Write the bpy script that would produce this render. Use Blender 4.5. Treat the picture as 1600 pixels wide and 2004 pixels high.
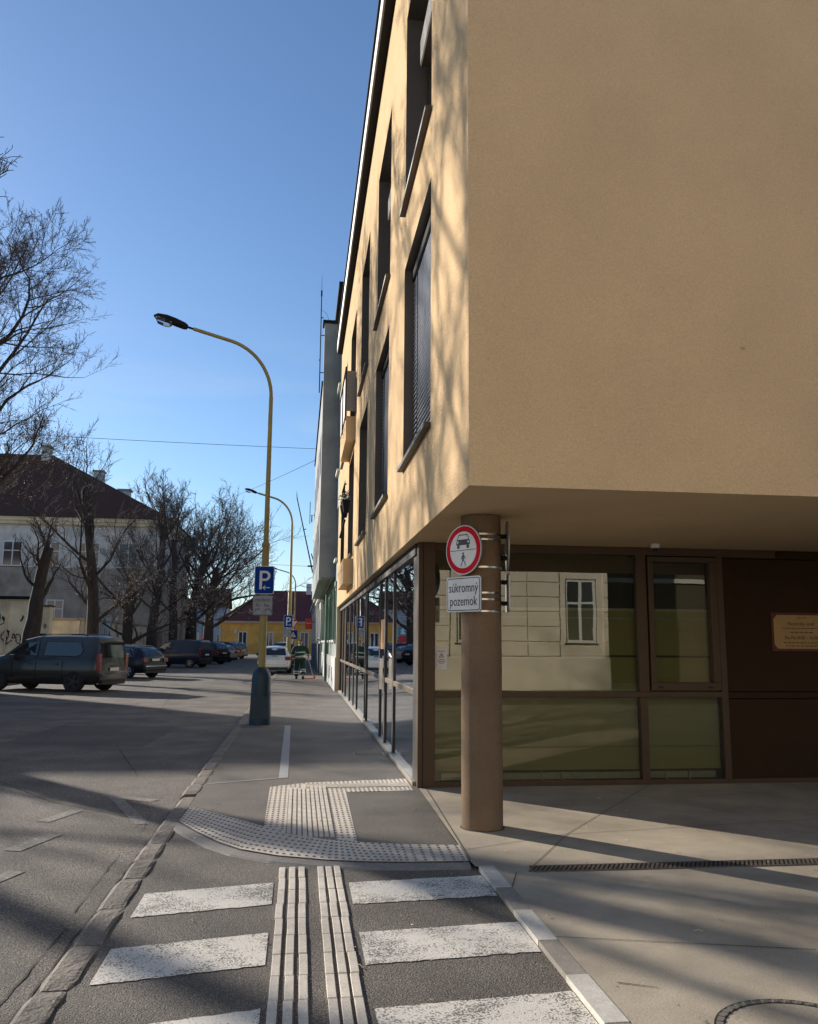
import bpy, bmesh, math, random
from mathutils import Vector, Matrix
R = math.radians
sc = bpy.context.scene
col = sc.collection
for o in list(bpy.data.objects): bpy.data.objects.remove(o)

# ------------------------------------------------------------ camera
cam = bpy.data.objects.new('camera', bpy.data.cameras.new('camera')); col.objects.link(cam)
cam.data.sensor_fit = 'HORIZONTAL'; cam.data.sensor_width = 36; cam.data.lens = 36*1640/1600
cam.data.clip_start = .05; cam.data.clip_end = 3000
def norm(v): return Vector(v).normalized()
FPX = 1640.0; CX, CY, EYE = 800.0, 1002.0, 1.65
_y = norm((585-CX, -(1257-CY), -FPX)); _h = norm((1, -.0081, 0)); _z = norm(_h.cross(_y))
if _z.y < 0: _z = -_z
_x = _y.cross(_z)
ROT = Matrix((_x, _y, _z))
cam.matrix_world = Matrix.Translation((0, 0, EYE)) @ ROT.to_4x4()
sc.camera = cam
sc.render.resolution_x = 818; sc.render.resolution_y = 1024

# ------------------------------------------------------------ light
SUN_EL, SUN_AZ = 20.0, -43.8          # azimuth measured from +Y towards +X
sd = Vector((math.sin(R(SUN_AZ))*math.cos(R(SUN_EL)), math.cos(R(SUN_AZ))*math.cos(R(SUN_EL)), math.sin(R(SUN_EL))))
sl = bpy.data.lights.new('sun', 'SUN'); sl.energy = 4.1; sl.angle = R(.55); sl.color = (1, .92, .83)
so = bpy.data.objects.new('sun', sl); col.objects.link(so)
so.rotation_euler = sd.to_track_quat('Z', 'Y').to_euler(); so.location = (0, 0, 30)
w = bpy.data.worlds.new('World'); sc.world = w; w.use_nodes = True
nt = w.node_tree; bg = nt.nodes['Background']
sk = nt.nodes.new('ShaderNodeTexSky'); sk.sky_type = 'NISHITA'; sk.sun_disc = False
sk.sun_elevation = R(SUN_EL); sk.sun_rotation = R(SUN_AZ); sk.air_density = 1.0; sk.dust_density = .25; sk.ozone_density = 4.5
tc = nt.nodes.new('ShaderNodeTexCoord'); mp = nt.nodes.new('ShaderNodeMapping'); mp.inputs['Scale'].default_value = (1.2, 1.2, 9)
nz = nt.nodes.new('ShaderNodeTexNoise'); nz.inputs['Scale'].default_value = 2.2; nz.inputs['Detail'].default_value = 6; nz.inputs['Distortion'].default_value = .6
nt.links.new(tc.outputs['Generated'], mp.inputs['Vector']); nt.links.new(mp.outputs[0], nz.inputs['Vector'])
rp = nt.nodes.new('ShaderNodeValToRGB'); rp.color_ramp.elements[0].position = .44; rp.color_ramp.elements[1].position = .72
rp.color_ramp.elements[0].color = (0, 0, 0, 1); rp.color_ramp.elements[1].color = (.55, .55, .55, 1)
nt.links.new(nz.outputs[0], rp.inputs[0])
sx = nt.nodes.new('ShaderNodeSeparateXYZ'); nt.links.new(tc.outputs['Generated'], sx.inputs[0])
mr = nt.nodes.new('ShaderNodeMapRange'); mr.inputs[1].default_value = .02; mr.inputs[2].default_value = .38; mr.inputs[3].default_value = 1; mr.inputs[4].default_value = 0
nt.links.new(sx.outputs[2], mr.inputs[0])
ml = nt.nodes.new('ShaderNodeMath'); ml.operation = 'MULTIPLY'; nt.links.new(rp.outputs[0], ml.inputs[0]); nt.links.new(mr.outputs[0], ml.inputs[1])
mx = nt.nodes.new('ShaderNodeMix'); mx.data_type = 'RGBA'; mx.inputs[7].default_value = (5.2, 5.6, 6.0, 1)
nt.links.new(ml.outputs[0], mx.inputs[0]); nt.links.new(sk.outputs[0], mx.inputs[6]); nt.links.new(mx.outputs[2], bg.inputs[0])
bg.inputs[1].default_value = .088
sc.view_settings.view_transform = 'Standard'; sc.view_settings.look = 'None'
sc.view_settings.exposure = .80; sc.view_settings.gamma = 1

# ------------------------------------------------------------ helpers
def mat(name, c, rough=.8, var=0., scale=8., c2=None, bump=0., bscale=None, metal=0., spec=.5, detail=6, thr=None, stretch=None, coat=0, speck=0, stain=0):
    m = bpy.data.materials.new(name); m.use_nodes = True; n = m.node_tree; b = n.nodes['Principled BSDF']
    b.inputs['Roughness'].default_value = rough; b.inputs['Metallic'].default_value = metal
    b.inputs['Specular IOR Level'].default_value = spec; b.inputs['Coat Weight'].default_value = coat
    c = tuple(c)+(1,); b.inputs['Base Color'].default_value = c
    t = n.nodes.new('ShaderNodeTexCoord'); vec = t.outputs['Object']
    if stretch:
        mpp = n.nodes.new('ShaderNodeMapping'); mpp.inputs['Scale'].default_value = stretch; n.links.new(vec, mpp.inputs[0]); vec = mpp.outputs[0]
    out = None
    if var or c2 or thr:
        nz = n.nodes.new('ShaderNodeTexNoise'); nz.inputs['Scale'].default_value = scale; nz.inputs['Detail'].default_value = detail; nz.inputs['Roughness'].default_value = .65
        n.links.new(vec, nz.inputs['Vector'])
        r = n.nodes.new('ShaderNodeValToRGB'); e = r.color_ramp.elements
        lo, hi = thr if thr else (.3, .7)
        e[0].position = lo; e[1].position = hi
        if c2: e[0].color = tuple(c2)+(1,); e[1].color = c
        else:
            e[0].color = tuple(max(0, x*(1-var)) for x in c[:3])+(1,); e[1].color = tuple(x*(1+var) for x in c[:3])+(1,)
        n.links.new(nz.outputs[0], r.inputs[0]); out = r.outputs[0]
    def mul(out, nsc, amt, lo=.35, hi=.65, det=4):
        n2 = n.nodes.new('ShaderNodeTexNoise'); n2.inputs['Scale'].default_value = nsc; n2.inputs['Detail'].default_value = det
        n.links.new(vec, n2.inputs['Vector'])
        mrr = n.nodes.new('ShaderNodeMapRange'); mrr.inputs[1].default_value = lo; mrr.inputs[2].default_value = hi; mrr.inputs[3].default_value = 1-amt; mrr.inputs[4].default_value = 1+amt*.6
        n.links.new(n2.outputs[0], mrr.inputs[0])
        mm = n.nodes.new('ShaderNodeMix'); mm.data_type = 'RGBA'; mm.blend_type = 'MULTIPLY'; mm.inputs[0].default_value = 1
        if out: n.links.new(out, mm.inputs[6])
        else: mm.inputs[6].default_value = c
        n.links.new(mrr.outputs[0], mm.inputs[7]); return mm.outputs[2]
    if speck: out = mul(out, 130, speck, .4, .6, 2)
    if stain: out = mul(out, 1.1, stain, .35, .65, 8)
    if out: n.links.new(out, b.inputs['Base Color'])
    if bump:
        nb = n.nodes.new('ShaderNodeTexNoise'); nb.inputs['Scale'].default_value = bscale or scale*4; nb.inputs['Detail'].default_value = 5
        n.links.new(vec, nb.inputs['Vector'])
        bp = n.nodes.new('ShaderNodeBump'); bp.inputs['Strength'].default_value = bump; bp.inputs['Distance'].default_value = .02
        n.links.new(nb.outputs[0], bp.inputs['Height']); n.links.new(bp.outputs[0], b.inputs['Normal'])
    return m

def glassmat(name, tint=(.5, .55, .5), refl=.22, rcol=(.9, .95, 1)):
    m = bpy.data.materials.new(name); m.use_nodes = True; n = m.node_tree; n.nodes.clear()
    o = n.nodes.new('ShaderNodeOutputMaterial'); t = n.nodes.new('ShaderNodeBsdfTransparent'); t.inputs[0].default_value = tuple(tint)+(1,)
    g = n.nodes.new('ShaderNodeBsdfGlossy'); g.inputs['Roughness'].default_value = .006; g.inputs[0].default_value = tuple(rcol)+(1,)
    f = n.nodes.new('ShaderNodeFresnel'); f.inputs[0].default_value = 1.55
    a = n.nodes.new('ShaderNodeMath'); a.operation = 'ADD'; a.use_clamp = True; a.inputs[1].default_value = refl
    n.links.new(f.outputs[0], a.inputs[0])
    tcc = n.nodes.new('ShaderNodeTexCoord'); nn = n.nodes.new('ShaderNodeTexNoise'); nn.inputs['Scale'].default_value = 1.3; n.links.new(tcc.outputs['Object'], nn.inputs[0])
    bp = n.nodes.new('ShaderNodeBump'); bp.inputs['Strength'].default_value = .010; bp.inputs['Distance'].default_value = .05
    n.links.new(nn.outputs[0], bp.inputs['Height']); n.links.new(bp.outputs[0], g.inputs['Normal'])
    mm = n.nodes.new('ShaderNodeMixShader'); n.links.new(a.outputs[0], mm.inputs[0]); n.links.new(t.outputs[0], mm.inputs[1]); n.links.new(g.outputs[0], mm.inputs[2]); n.links.new(mm.outputs[0], o.inputs[0])
    return m

class MB:
    def __init__(s): s.v = []; s.f = []; s.m = []
    def face(s, pts, mi=0):
        k = len(s.v); s.v += [tuple(p) for p in pts]; s.f.append(tuple(range(k, k+len(pts)))); s.m.append(mi); return s
    def box(s, x0, x1, y0, y1, z0, z1, mi=0, M=None):
        k = len(s.v); p = [(x, y, z) for z in (z0, z1) for y in (y0, y1) for x in (x0, x1)]
        if M: p = [tuple(M @ Vector(q)) for q in p]
        s.v += p
        for f in ((0, 2, 3, 1), (4, 5, 7, 6), (0, 1, 5, 4), (2, 6, 7, 3), (0, 4, 6, 2), (1, 3, 7, 5)): s.f.append(tuple(k+i for i in f)); s.m.append(mi)
        return s
    def tube(s, path, rad, n=8, mi=0, cap=True):
        path = [Vector(p) for p in path]
        if not isinstance(rad, (list, tuple)): rad = [rad]*len(path)
        k0 = len(s.v); ref = None
        for i, p in enumerate(path):
            d = (path[min(i+1, len(path)-1)]-path[max(i-1, 0)])
            if d.length < 1e-9: d = Vector((0, 0, 1))
            d.normalize()
            if ref is None: ref = d.orthogonal().normalized()
            u = (ref-d*ref.dot(d))
            u = u.normalized() if u.length > 1e-6 else d.orthogonal().normalized()
            ref = u; vv = d.cross(u)
            for j in range(n):
                a = 2*math.pi*j/n; q = p+(u*math.cos(a)+vv*math.sin(a))*rad[i]; s.v.append(tuple(q))
        for i in range(len(path)-1):
            for j in range(n):
                a = k0+i*n+j; b = k0+i*n+(j+1) % n; s.f.append((a, b, b+n, a+n)); s.m.append(mi)
        if cap:
            s.f.append(tuple(k0+j for j in reversed(range(n)))); s.m.append(mi)
            e = k0+(len(path)-1)*n; s.f.append(tuple(e+j for j in range(n))); s.m.append(mi)
        return s
    def lathe(s, prof, n=24, c=(0, 0, 0), mi=0, M=None):
        k0 = len(s.v)
        for r, z in prof:
            for j in range(n):
                a = 2*math.pi*j/n; q = Vector((r*math.cos(a), r*math.sin(a), z))
                if M: q = M @ q
                s.v.append((q.x+c[0], q.y+c[1], q.z+c[2]))
        for i in range(len(prof)-1):
            for j in range(n):
                a = k0+i*n+j; b = k0+i*n+(j+1) % n; s.f.append((a, b, b+n, a+n)); s.m.append(mi)
        return s
    def prism(s, poly, M, d, mi=0):      # poly in local xy, extruded to local z = d
        n = len(poly); k = len(s.v)
        for z in (0, d):
            for (x, y) in poly: s.v.append(tuple(M @ Vector((x, y, z))))
        s.f.append(tuple(k+i for i in reversed(range(n)))); s.f.append(tuple(k+n+i for i in range(n))); s.m += [mi, mi]
        for i in range(n):
            j = (i+1) % n; s.f.append((k+i, k+j, k+n+j, k+n+i)); s.m.append(mi)
        return s
    def build(s, name, mats, parent=None, smooth=False, bevel=0):
        me = bpy.data.meshes.new(name); me.from_pydata(s.v, [], s.f)
        if not isinstance(mats, (list, tuple)): mats = [mats]
        for m in mats: me.materials.append(m)
        me.polygons.foreach_set('material_index', s.m)
        if smooth: me.polygons.foreach_set('use_smooth', [True]*len(s.f))
        me.update()
        o = bpy.data.objects.new(name, me); col.objects.link(o)
        if smooth:
            try: me.set_sharp_from_angle(angle=R(smooth if smooth is not True else 40))
            except Exception: pass
        if bevel:
            b = o.modifiers.new('bevel', 'BEVEL'); b.width = bevel; b.segments = 2; b.limit_method = 'ANGLE'
        if parent: o.parent = parent
        return o

def empty(name, loc=(0, 0, 0), rz=0, scale=1):
    o = bpy.data.objects.new(name, None); col.objects.link(o); o.location = loc; o.rotation_euler = (0, 0, rz); o.empty_display_size = .2
    return o
def tag(o, label=None, cat=None, group=None, kind=None):
    if label: o['label'] = label
    if cat: o['category'] = cat
    if group: o['group'] = group
    if kind: o['kind'] = kind
    return o
def struct(o): o['kind'] = 'structure'; return o
def frame_from(c, n, up=(0, 0, 1)):      # local z = n (outward), local y = up
    n = Vector(n).normalized(); x = Vector(up).cross(n).normalized(); y = n.cross(x)
    return Matrix(((x.x, y.x, n.x, c[0]), (x.y, y.y, n.y, c[1]), (x.z, y.z, n.z, c[2]), (0, 0, 0, 1)))
def text(name, s, size, M, m, parent, ext=.001, cx='CENTER', sx=1.0, space=1.0):
    cu = bpy.data.curves.new(name, 'FONT'); cu.body = s; cu.size = size; cu.align_x = cx; cu.align_y = 'CENTER'; cu.extrude = ext; cu.space_line = space; cu.resolution_u = 3
    t = bpy.data.objects.new(name+'_c', cu); col.objects.link(t); bpy.context.view_layer.update()
    me = bpy.data.meshes.new_from_object(t); bpy.data.objects.remove(t)
    me.transform(M @ Matrix.Diagonal((sx, 1, 1, 1))); me.materials.clear(); me.materials.append(m)
    o = bpy.data.objects.new(name, me); col.objects.link(o); o.parent = parent; return o
def rrect(w, h, r, n=5):
    p = []
    for cx, cy, a0 in ((w/2-r, h/2-r, 0), (-w/2+r, h/2-r, 90), (-w/2+r, -h/2+r, 180), (w/2-r, -h/2+r, 270)):
        for i in range(n+1): a = R(a0+90*i/n); p.append((cx+r*math.cos(a), cy+r*math.sin(a)))
    return p
def disc(r, n=48): return [(r*math.cos(2*math.pi*i/n), r*math.sin(2*math.pi*i/n)) for i in range(n)]
def off(M, x=0, y=0, z=0): return M @ Matrix.Translation((x, y, z))

# ------------------------------------------------------------ materials
M_ = {}
def wornpaint(name, c, c2, sc1, mid):
    m = mat(name, c, .78, bump=.4, bscale=150); n = m.node_tree; b = n.nodes['Principled BSDF']; t = n.nodes.new('ShaderNodeTexCoord'); tot = None
    for (s_, w_) in ((sc1, .55), (3.2, .28), (22, .17)):
        z = n.nodes.new('ShaderNodeTexNoise'); z.inputs['Scale'].default_value = s_; z.inputs['Detail'].default_value = 5; n.links.new(t.outputs['Object'], z.inputs[0])
        q = n.nodes.new('ShaderNodeMath'); q.operation = 'MULTIPLY_ADD'; q.inputs[1].default_value = w_; n.links.new(z.outputs[0], q.inputs[0])
        if tot: n.links.new(tot, q.inputs[2])
        else: q.inputs[2].default_value = 0
        tot = q.outputs[0]
    r = n.nodes.new('ShaderNodeValToRGB'); r.color_ramp.elements[0].position = mid-.03; r.color_ramp.elements[1].position = mid+.035
    r.color_ramp.elements[0].color = tuple(c2)+(1,); r.color_ramp.elements[1].color = tuple(c)+(1,); n.links.new(tot, r.inputs[0]); n.links.new(r.outputs[0], b.inputs['Base Color']); return m
M_['asphalt'] = mat('asphalt', (.165, .139, .108), .8, var=.42, scale=55, bump=1.0, bscale=110, speck=.75, stain=.28, detail=3)
M_['road'] = mat('road_asphalt', (.165, .139, .106), .8, var=.42, scale=45, bump=1.0, bscale=100, speck=.75, stain=.36, detail=4)
M_['concrete'] = mat('paving_concrete', (.40, .335, .24), .8, var=.1, scale=5, bump=.12, bscale=60, speck=.14, stain=.24, detail=8)
M_['edging'] = mat('edging_concrete', (.22, .2, .175), .85, var=.15, scale=20, bump=.2, speck=.2)
M_['paint'] = wornpaint('worn_road_paint', (.70, .65, .55), (.16, .14, .115), 85, .460)
M_['oldpaint'] = mat('very_worn_road_paint', (.46, .42, .35), .8, scale=28, c2=(.165, .143, .113), thr=(.50, .76), bump=.4, bscale=120, detail=9, stretch=(1, 1, 1))
M_['greypaint'] = mat('grey_line_paint', (.33, .33, .32), .8, scale=70, c2=(.19, .18, .165), thr=(.3, .55), bump=.2)
M_['tactile'] = mat('tactile_slab', (.62, .54, .43), .7, var=.12, scale=9, stain=.15, speck=.12)
M_['tactiledark'] = mat('tactile_stud_shade', (.2, .175, .15), .8, var=.2, scale=20)  # dark tone puts the studs' shadows into their colour; rib bed shares it
M_['rail'] = mat('tactile_rail_white', (.62, .55, .44), .7, var=.14, scale=12, speck=.15, stain=.2)
M_['granite'] = mat('granite_kerb', (.185, .157, .122), .85, var=.3, scale=30, bump=.6, bscale=40, speck=.3, stain=.25)
M_['dark'] = mat('dark_gap', (.02, .018, .015), .9)
M_['soil'] = mat('verge_soil', (.12, .1, .075), .95, var=.35, scale=3, bump=.5, stain=.3)
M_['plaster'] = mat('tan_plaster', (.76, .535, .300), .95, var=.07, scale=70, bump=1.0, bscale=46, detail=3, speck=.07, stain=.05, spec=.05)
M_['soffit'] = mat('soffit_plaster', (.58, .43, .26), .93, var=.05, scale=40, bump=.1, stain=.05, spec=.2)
M_['bronze'] = mat('bronze_metal', (.078, .047, .024), .5, var=.08, scale=3, metal=.3)
M_['bronzepanel'] = mat('bronze_panel', (.036, .019, .0065), .6, var=.12, scale=2, metal=.1, spec=.15)
M_['sill'] = mat('grey_brown_sill', (.075, .062, .048), .55, metal=.2, var=.1)
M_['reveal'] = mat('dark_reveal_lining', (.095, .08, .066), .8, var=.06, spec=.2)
M_['column'] = mat('column_paint', (.215, .148, .094), .9, var=.08, scale=5, bump=.6, bscale=110, stain=.15, speck=.08, spec=.1)
M_['fascia'] = mat('white_fascia', (.8, .76, .66), .5, var=.05)
M_['black'] = mat('black_metal', (.018, .018, .02), .85, var=.1, spec=.15)
M_['steel'] = mat('steel_strap', (.6, .58, .54), .28, metal=1, var=.1)
M_['galv'] = mat('galvanised_metal', (.35, .35, .34), .5, metal=.6, var=.15)
M_['slat'] = mat('blind_slat', (.8, .82, .86), .45, metal=.3, var=.08)
M_['glass'] = glassmat('shop_glass', (.72, .74, .58), .085, (.95, .95, .85))
M_['glassL'] = glassmat('street_glass', (.3, .33, .33), .26)
M_['winglass'] = glassmat('window_glass', (.25, .28, .3), .25)
M_['blind'] = mat('olive_roller_blind', (.31, .29, .15), .9, var=.06, scale=2)
M_['room'] = mat('dark_room', (.06, .055, .05), .9, var=.1)
M_['white'] = mat('white_sheet', (.70, .69, .66), .75, var=.04, scale=15, spec=.15)
M_['paper'] = mat('paper_notice', (.75, .72, .7), .8)
M_['red'] = mat('sign_red', (.55, .008, .02), .8, var=.05, spec=.12)
M_['blue'] = mat('sign_blue', (.005, .045, .23), .8, var=.08, spec=.12)
M_['ink'] = mat('sign_black', (.012, .012, .013), .5)
M_['yellowpole'] = mat('yellow_pole_paint', (.36, .27, .07), .55, scale=9, c2=(.13, .07, .035), thr=(.26, .36), stain=.25, stretch=(1, 1, .35))
M_['bluebase'] = mat('blue_painted_base', (.008, .034, .055), .5, scale=7, c2=(.06, .045, .035), thr=(.30, .42), bump=.15, stain=.3)
M_['lampglass'] = glassmat('lamp_bowl', (.93, .95, .97), .12)
M_['bark'] = mat('bark', (.05, .038, .03), .95, var=.4, scale=9, bump=.9, bscale=14, stretch=(1, 1, .25))
M_['twig'] = mat('twig_bark', (.085, .062, .048), .9, var=.2)
M_['leaf'] = mat('withered_leaf', (.55, .40, .27), .7, var=.4, scale=3)
M_['green'] = mat('sage_green_render', (.33, .38, .33), .85, var=.08, scale=4, bump=.1, stain=.12)
M_['greyrender'] = mat('grey_render', (.32, .33, .32), .85, var=.08, scale=3, bump=.1, stain=.15)
M_['palerender'] = mat('pale_render', (.62, .6, .55), .85, var=.08, scale=4, stain=.12)
M_['greentrim'] = mat('green_trim', (.1, .2, .13), .6, var=.15)
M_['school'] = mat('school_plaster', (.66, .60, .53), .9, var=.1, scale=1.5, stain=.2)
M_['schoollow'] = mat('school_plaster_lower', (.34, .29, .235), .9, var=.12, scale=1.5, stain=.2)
M_['tile'] = mat('roof_tiles_brown', (.10, .052, .04), .95, spec=.08, var=.3, scale=14, stretch=(1, 1, 3), bump=.3)
M_['tilered'] = mat('roof_tiles_red', (.13, .03, .025), .85, var=.25, scale=10, bump=.3)
M_['cream'] = mat('cream_wall', (.74, .61, .41), .9, var=.08, scale=2, stain=.2)
M_['yellow'] = mat('yellow_house_wall', (.68, .38, .09), .9, var=.08, scale=1.5, stain=.15)
M_['classic'] = mat('classical_facade', (.74, .66, .54), .9, var=.06, scale=2, stain=.1)
M_['wframe'] = mat('white_window_frame', (.7, .7, .68), .6)
M_['dglass'] = mat('dark_window_glass', (.03, .035, .04), .08, spec=.9)
M_['graffiti'] = mat('graffiti_paint', (.05, .04, .05), .8)
M_['tyre'] = mat('tyre', (.016, .016, .016), .85)
M_['rim'] = mat('alloy_rim', (.45, .45, .45), .35, metal=.8)
M_['trim'] = mat('car_trim', (.02, .02, .021), .55)
M_['carglass'] = mat('car_glass', (.02, .024, .028), .04, spec=1.0)
M_['tail'] = mat('tail_lamp', (.22, .008, .01), .2, coat=.6)
M_['plate'] = mat('number_plate', (.7, .7, .68), .5)
M_['chrome'] = mat('chrome', (.7, .7, .7), .15, metal=1)
def carpaint(n, c, rough=.3): return mat(n, c, rough, metal=.3, coat=.25, var=.03)
M_['p_grey'] = mat('paint_dark_grey', (.045, .042, .04), .3, metal=.5, coat=.4, var=.03); M_['p_black'] = carpaint('paint_black', (.012, .014, .018)); M_['p_navy'] = carpaint('paint_navy', (.012, .025, .05))
M_['p_white'] = carpaint('paint_white', (.72, .7, .66)); M_['p_red'] = carpaint('paint_maroon', (.06, .02, .018)); M_['p_silver'] = carpaint('paint_silver', (.4, .37, .33))

# ============================================================ SETTING
def sheet(name, pts, z, m): return struct(MB().face([(x, y, z) for x, y in pts]).build(name, m))
sheet('ground', [(-900, -400), (900, -400), (900, 1500), (-900, 1500)], -.2, M_['soil'])
# main road (left of kerb), subdivided lightly, plus far street square
sheet('road', [(-11.0, -60), (-1.22, -60), (-1.22, 122), (-11.0, 122)], -.065, M_['road'])
sheet('far_road', [(-40, 122), (30, 122), (30, 300), (-40, 300)], -.07, M_['road'])
sheet('verge', [(-60, -60), (-11.2, -60), (-11.2, 122), (-60, 122)], -.03, M_['soil'])
struct(MB().box(-11.2, -11.0, -60, 122, -.15, .03).build('far_kerb', M_['granite']))
# pavement, crossing, paving
ARC = [(-1.06, 8.34), (-.85, 7.9), (-.62, 7.47), (-.42, 7.2), (-.12, 6.97), (.26, 6.80), (.6, 6.71), (.88, 6.675), (1.34, 6.66)]
ARCU = [(-1.04, 9.03), (-.75, 8.65), (-.5, 8.34), (-.27, 8.03), (.1, 7.68), (.32, 7.5), (.53, 7.36), (.9, 7.24), (1.36, 7.17)]
mb = MB(); top = [(x, y, 0) for x, y in ARC]+[(1.415, 9.85, 0), (1.55, 122, 0), (-1.05, 122, 0)]
mb.face(top)
for (a, b) in zip(ARC, ARC[1:]): mb.face([(a[0], a[1], -.05), (b[0], b[1], -.05), (b[0], b[1], 0), (a[0], a[1], 0)])
struct(mb.build('pavement', M_['asphalt']))
mb = MB()      # concrete edging that follows the tactile arc, slightly sunk
def offs(p, d):
    out = []
    for i, (x, y) in enumerate(p):
        a = p[max(i-1, 0)]; b = p[min(i+1, len(p)-1)]; t = Vector((b[0]-a[0], b[1]-a[1])).normalized(); out.append((x+t.y*d, y-t.x*d))
    return out
A1, A2, A3 = offs(ARC, .012), offs(ARC, .10), offs(ARC, .16)
for i in range(len(ARC)-1):
    mb.face([(A2[i][0], A2[i][1], -.018), (A2[i+1][0], A2[i+1][1], -.018), (A1[i+1][0], A1[i+1][1], -.004), (A1[i][0], A1[i][1], -.004)])
    mb.face([(A3[i][0], A3[i][1], -.05), (A3[i+1][0], A3[i+1][1], -.05), (A2[i+1][0], A2[i+1][1], -.018), (A2[i][0], A2[i][1], -.018)])
struct(mb.build('arc_edging', M_['edging']))
sheet('crossing_road', [(-1.063, -30), (1.385, -30), (1.385, 6.8), (-1.063, 9)], -.03, M_['asphalt'])
sheet('concrete_forecourt', [(1.5, -30), (40, -30), (40, 10.1), (1.42, 10.1), (1.35, 6.66), (1.36, 6.505), (1.5, 6.503)], 0, M_['concrete'])
# painted / plain edging strip beside the forecourt
mb = MB(); y = 6.50; k = 0
while y > -6:
    L = .55 if k % 2 == 0 else .5
    mb.box(1.385 if k % 2 else 1.382, 1.497, y-L+.006, y, -.1, .004 if k % 2 == 0 else .001, mi=0 if k % 2 == 0 else 1); y -= L; k += 1
struct(mb.build('edging_strip', [mat('edging_white_paint', (.56, .52, .44), .8, var=.12, scale=14, speck=.12, stain=.2), mat('edging_grey', (.26, .225, .18), .85, var=.15, scale=14, speck=.2)]))
# crossing stripes and guide rails
mb = MB(); rnd = random.Random(3)
for i in range(10):
    y1 = 6.28-1.04*i; y0 = y1-.5
    for (xa, xb, dy) in ((-.98, -.13, -.1), (.395, 1.375, .07)):
        n = 24; up = []; lo = []
        for j in range(n+1):
            t = j/n; x = xa+(xb-xa)*t; yy = (.18 if xa < 0 else .09)*(t-.5)
            up.append((x, y1+yy+dy*.5+rnd.uniform(-.006, .006), -.026)); lo.append((x, y0+yy+dy*.5+rnd.uniform(-.008, .008), -.026))
        for j in range(n): mb.face([lo[j], lo[j+1], up[j+1], up[j]])
struct(mb.build('crossing_stripes', M_['paint']))
mb = MB()
for gx in (-.075, -.003, .068, .205, .268, .33):
    y = 6.70; k = 0
    while y > -5:
        L = .30; w = .0225; s = rnd.uniform(-.003, .003)
        mb.box(gx-w+s, gx+w+s, y-L+.008, y, -.05, -.019+rnd.uniform(0, .003)); y -= L*1.62 if k % 9 == 99 else L; k += 1
struct(mb.build('guide_rails', M_['rail'], bevel=.003))
# tactile slabs with studs
mb = MB(); mb.face([(x, y, .004) for x, y in ARC]+[(x, y, .004) for x, y in reversed(ARCU)])
path = [(-.27, 8.03), (.10, 7.68), (.53, 7.36), (.565, 9.74), (1.33, 9.80), (1.345, 10.62), (.14, 10.42), (-.285, 10.16)]
mb.face([(x, y, .003) for x, y in path])
struct(mb.build('tactile_slabs', M_['tactile']))
mb = MB()
def stud(x, y, z=.004, r=.0145):
    mb.lathe([(r, z), (r*.8, z+.006), (0.001, z+.0065)], 6, (x, y, 0))
def interp(P, t):
    f = t*(len(P)-1); i = min(int(f), len(P)-2); f -= i; return (P[i][0]+(P[i+1][0]-P[i][0])*f, P[i][1]+(P[i+1][1]-P[i][1])*f)
NU, NV = 50, 7
for i in range(NU):
    a, b = interp(ARC, (i+.5)/NU), interp(ARCU, (i+.5)/NU)
    for j in range(NV): t = (j+.5)/NV; stud(a[0]+(b[0]-a[0])*t, a[1]+(b[1]-a[1])*t)
def inpoly(x, y, P):
    c = False; j = len(P)-1
    for i in range(len(P)):
        if (P[i][1] > y) != (P[j][1] > y) and x < (P[j][0]-P[i][0])*(y-P[i][1])/(P[j][1]-P[i][1])+P[i][0]: c = not c
        j = i
    return c
y = 7.42
while y < 10.6:
    x = -.26
    while x < 1.34:
        core = (-.06 < x < .355 and y < 10.0); crossb = (y > 10.02 and x > .02 and y < 10.42)
        if inpoly(x, y, path) and not inpoly(x, y-.03, ARC+ARCU[::-1]) and not core and not (10.0 < y < 10.3 and x > .1): stud(x, y, .003, .013)
        x += .052
    y += .098
struct(mb.build('tactile_studs', M_['tactiledark']))
mb = MB().face([(x, y, .0055) for x, y in ((-.07, 7.72), (.10, 7.60), (.36, 7.42), (.37, 9.97), (-.07, 9.97))]); struct(mb.build('tactile_rib_bed', M_['tactiledark']))
mb = MB()
for k in range(9):
    x = -.045+k*.047; y = 7.55+max(0, -(x-.15)*.7)
    while y < 9.95:
        mb.box(x-.0165, x+.0165, y, y+.185, .003, .0125); y += .2
for k in range(5):
    yy = 10.03+k*.055; x = .12
    while x < 1.25: mb.box(x, x+.185, yy+(x-.1)*.02, yy+.032+(x-.1)*.02, .0035, .012); x += .2
struct(mb.build('tactile_ribs', M_['rail']))
# kerb stones
mb = MB(); y = -8.; rnd = random.Random(5)
while y < 118:
    L = rnd.uniform(.5, .72) if y < 30 else 1.0
    zt = .012 if y > 9.5 else -.013; x1 = -1.058; x0 = -1.222
    j = rnd.uniform(-.008, .008)
    if y < 40:
        n = 5; xs = [x0+j, x0+j+.03, (x0+x1)/2, x1+j-.02, x1+j]
        k = len(mb.v); rows = []
        for a in range(n+1):
            yy = y+.008+(L-.016)*a/n; e = -.03 if a in (0, n) else 0; row = []
            for b, x in enumerate(xs):
                zz = zt+rnd.uniform(-.003, .003)+(-.02 if b in (0,) else 0)+(-.006 if b == 4 else 0)+e*.4
                row.append((x+(rnd.uniform(-.006, .006) if b in (0, 4) else 0), yy+(rnd.uniform(-.008, .008)), zz))
            rows.append([(row[0][0], row[0][1], -.12)]+row+[(row[-1][0], row[-1][1], -.12)])
        for a in range(n):
            for b in range(6): mb.face([rows[a][b], rows[a][b+1], rows[a+1][b+1], rows[a+1][b]])
        mb.face(rows[0]); mb.face(rows[n])
    else: mb.box(x0, x1, y+.006, y+L-.006, -.12, zt)
    y += L
struct(mb.build('kerb', M_['granite']))
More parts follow.
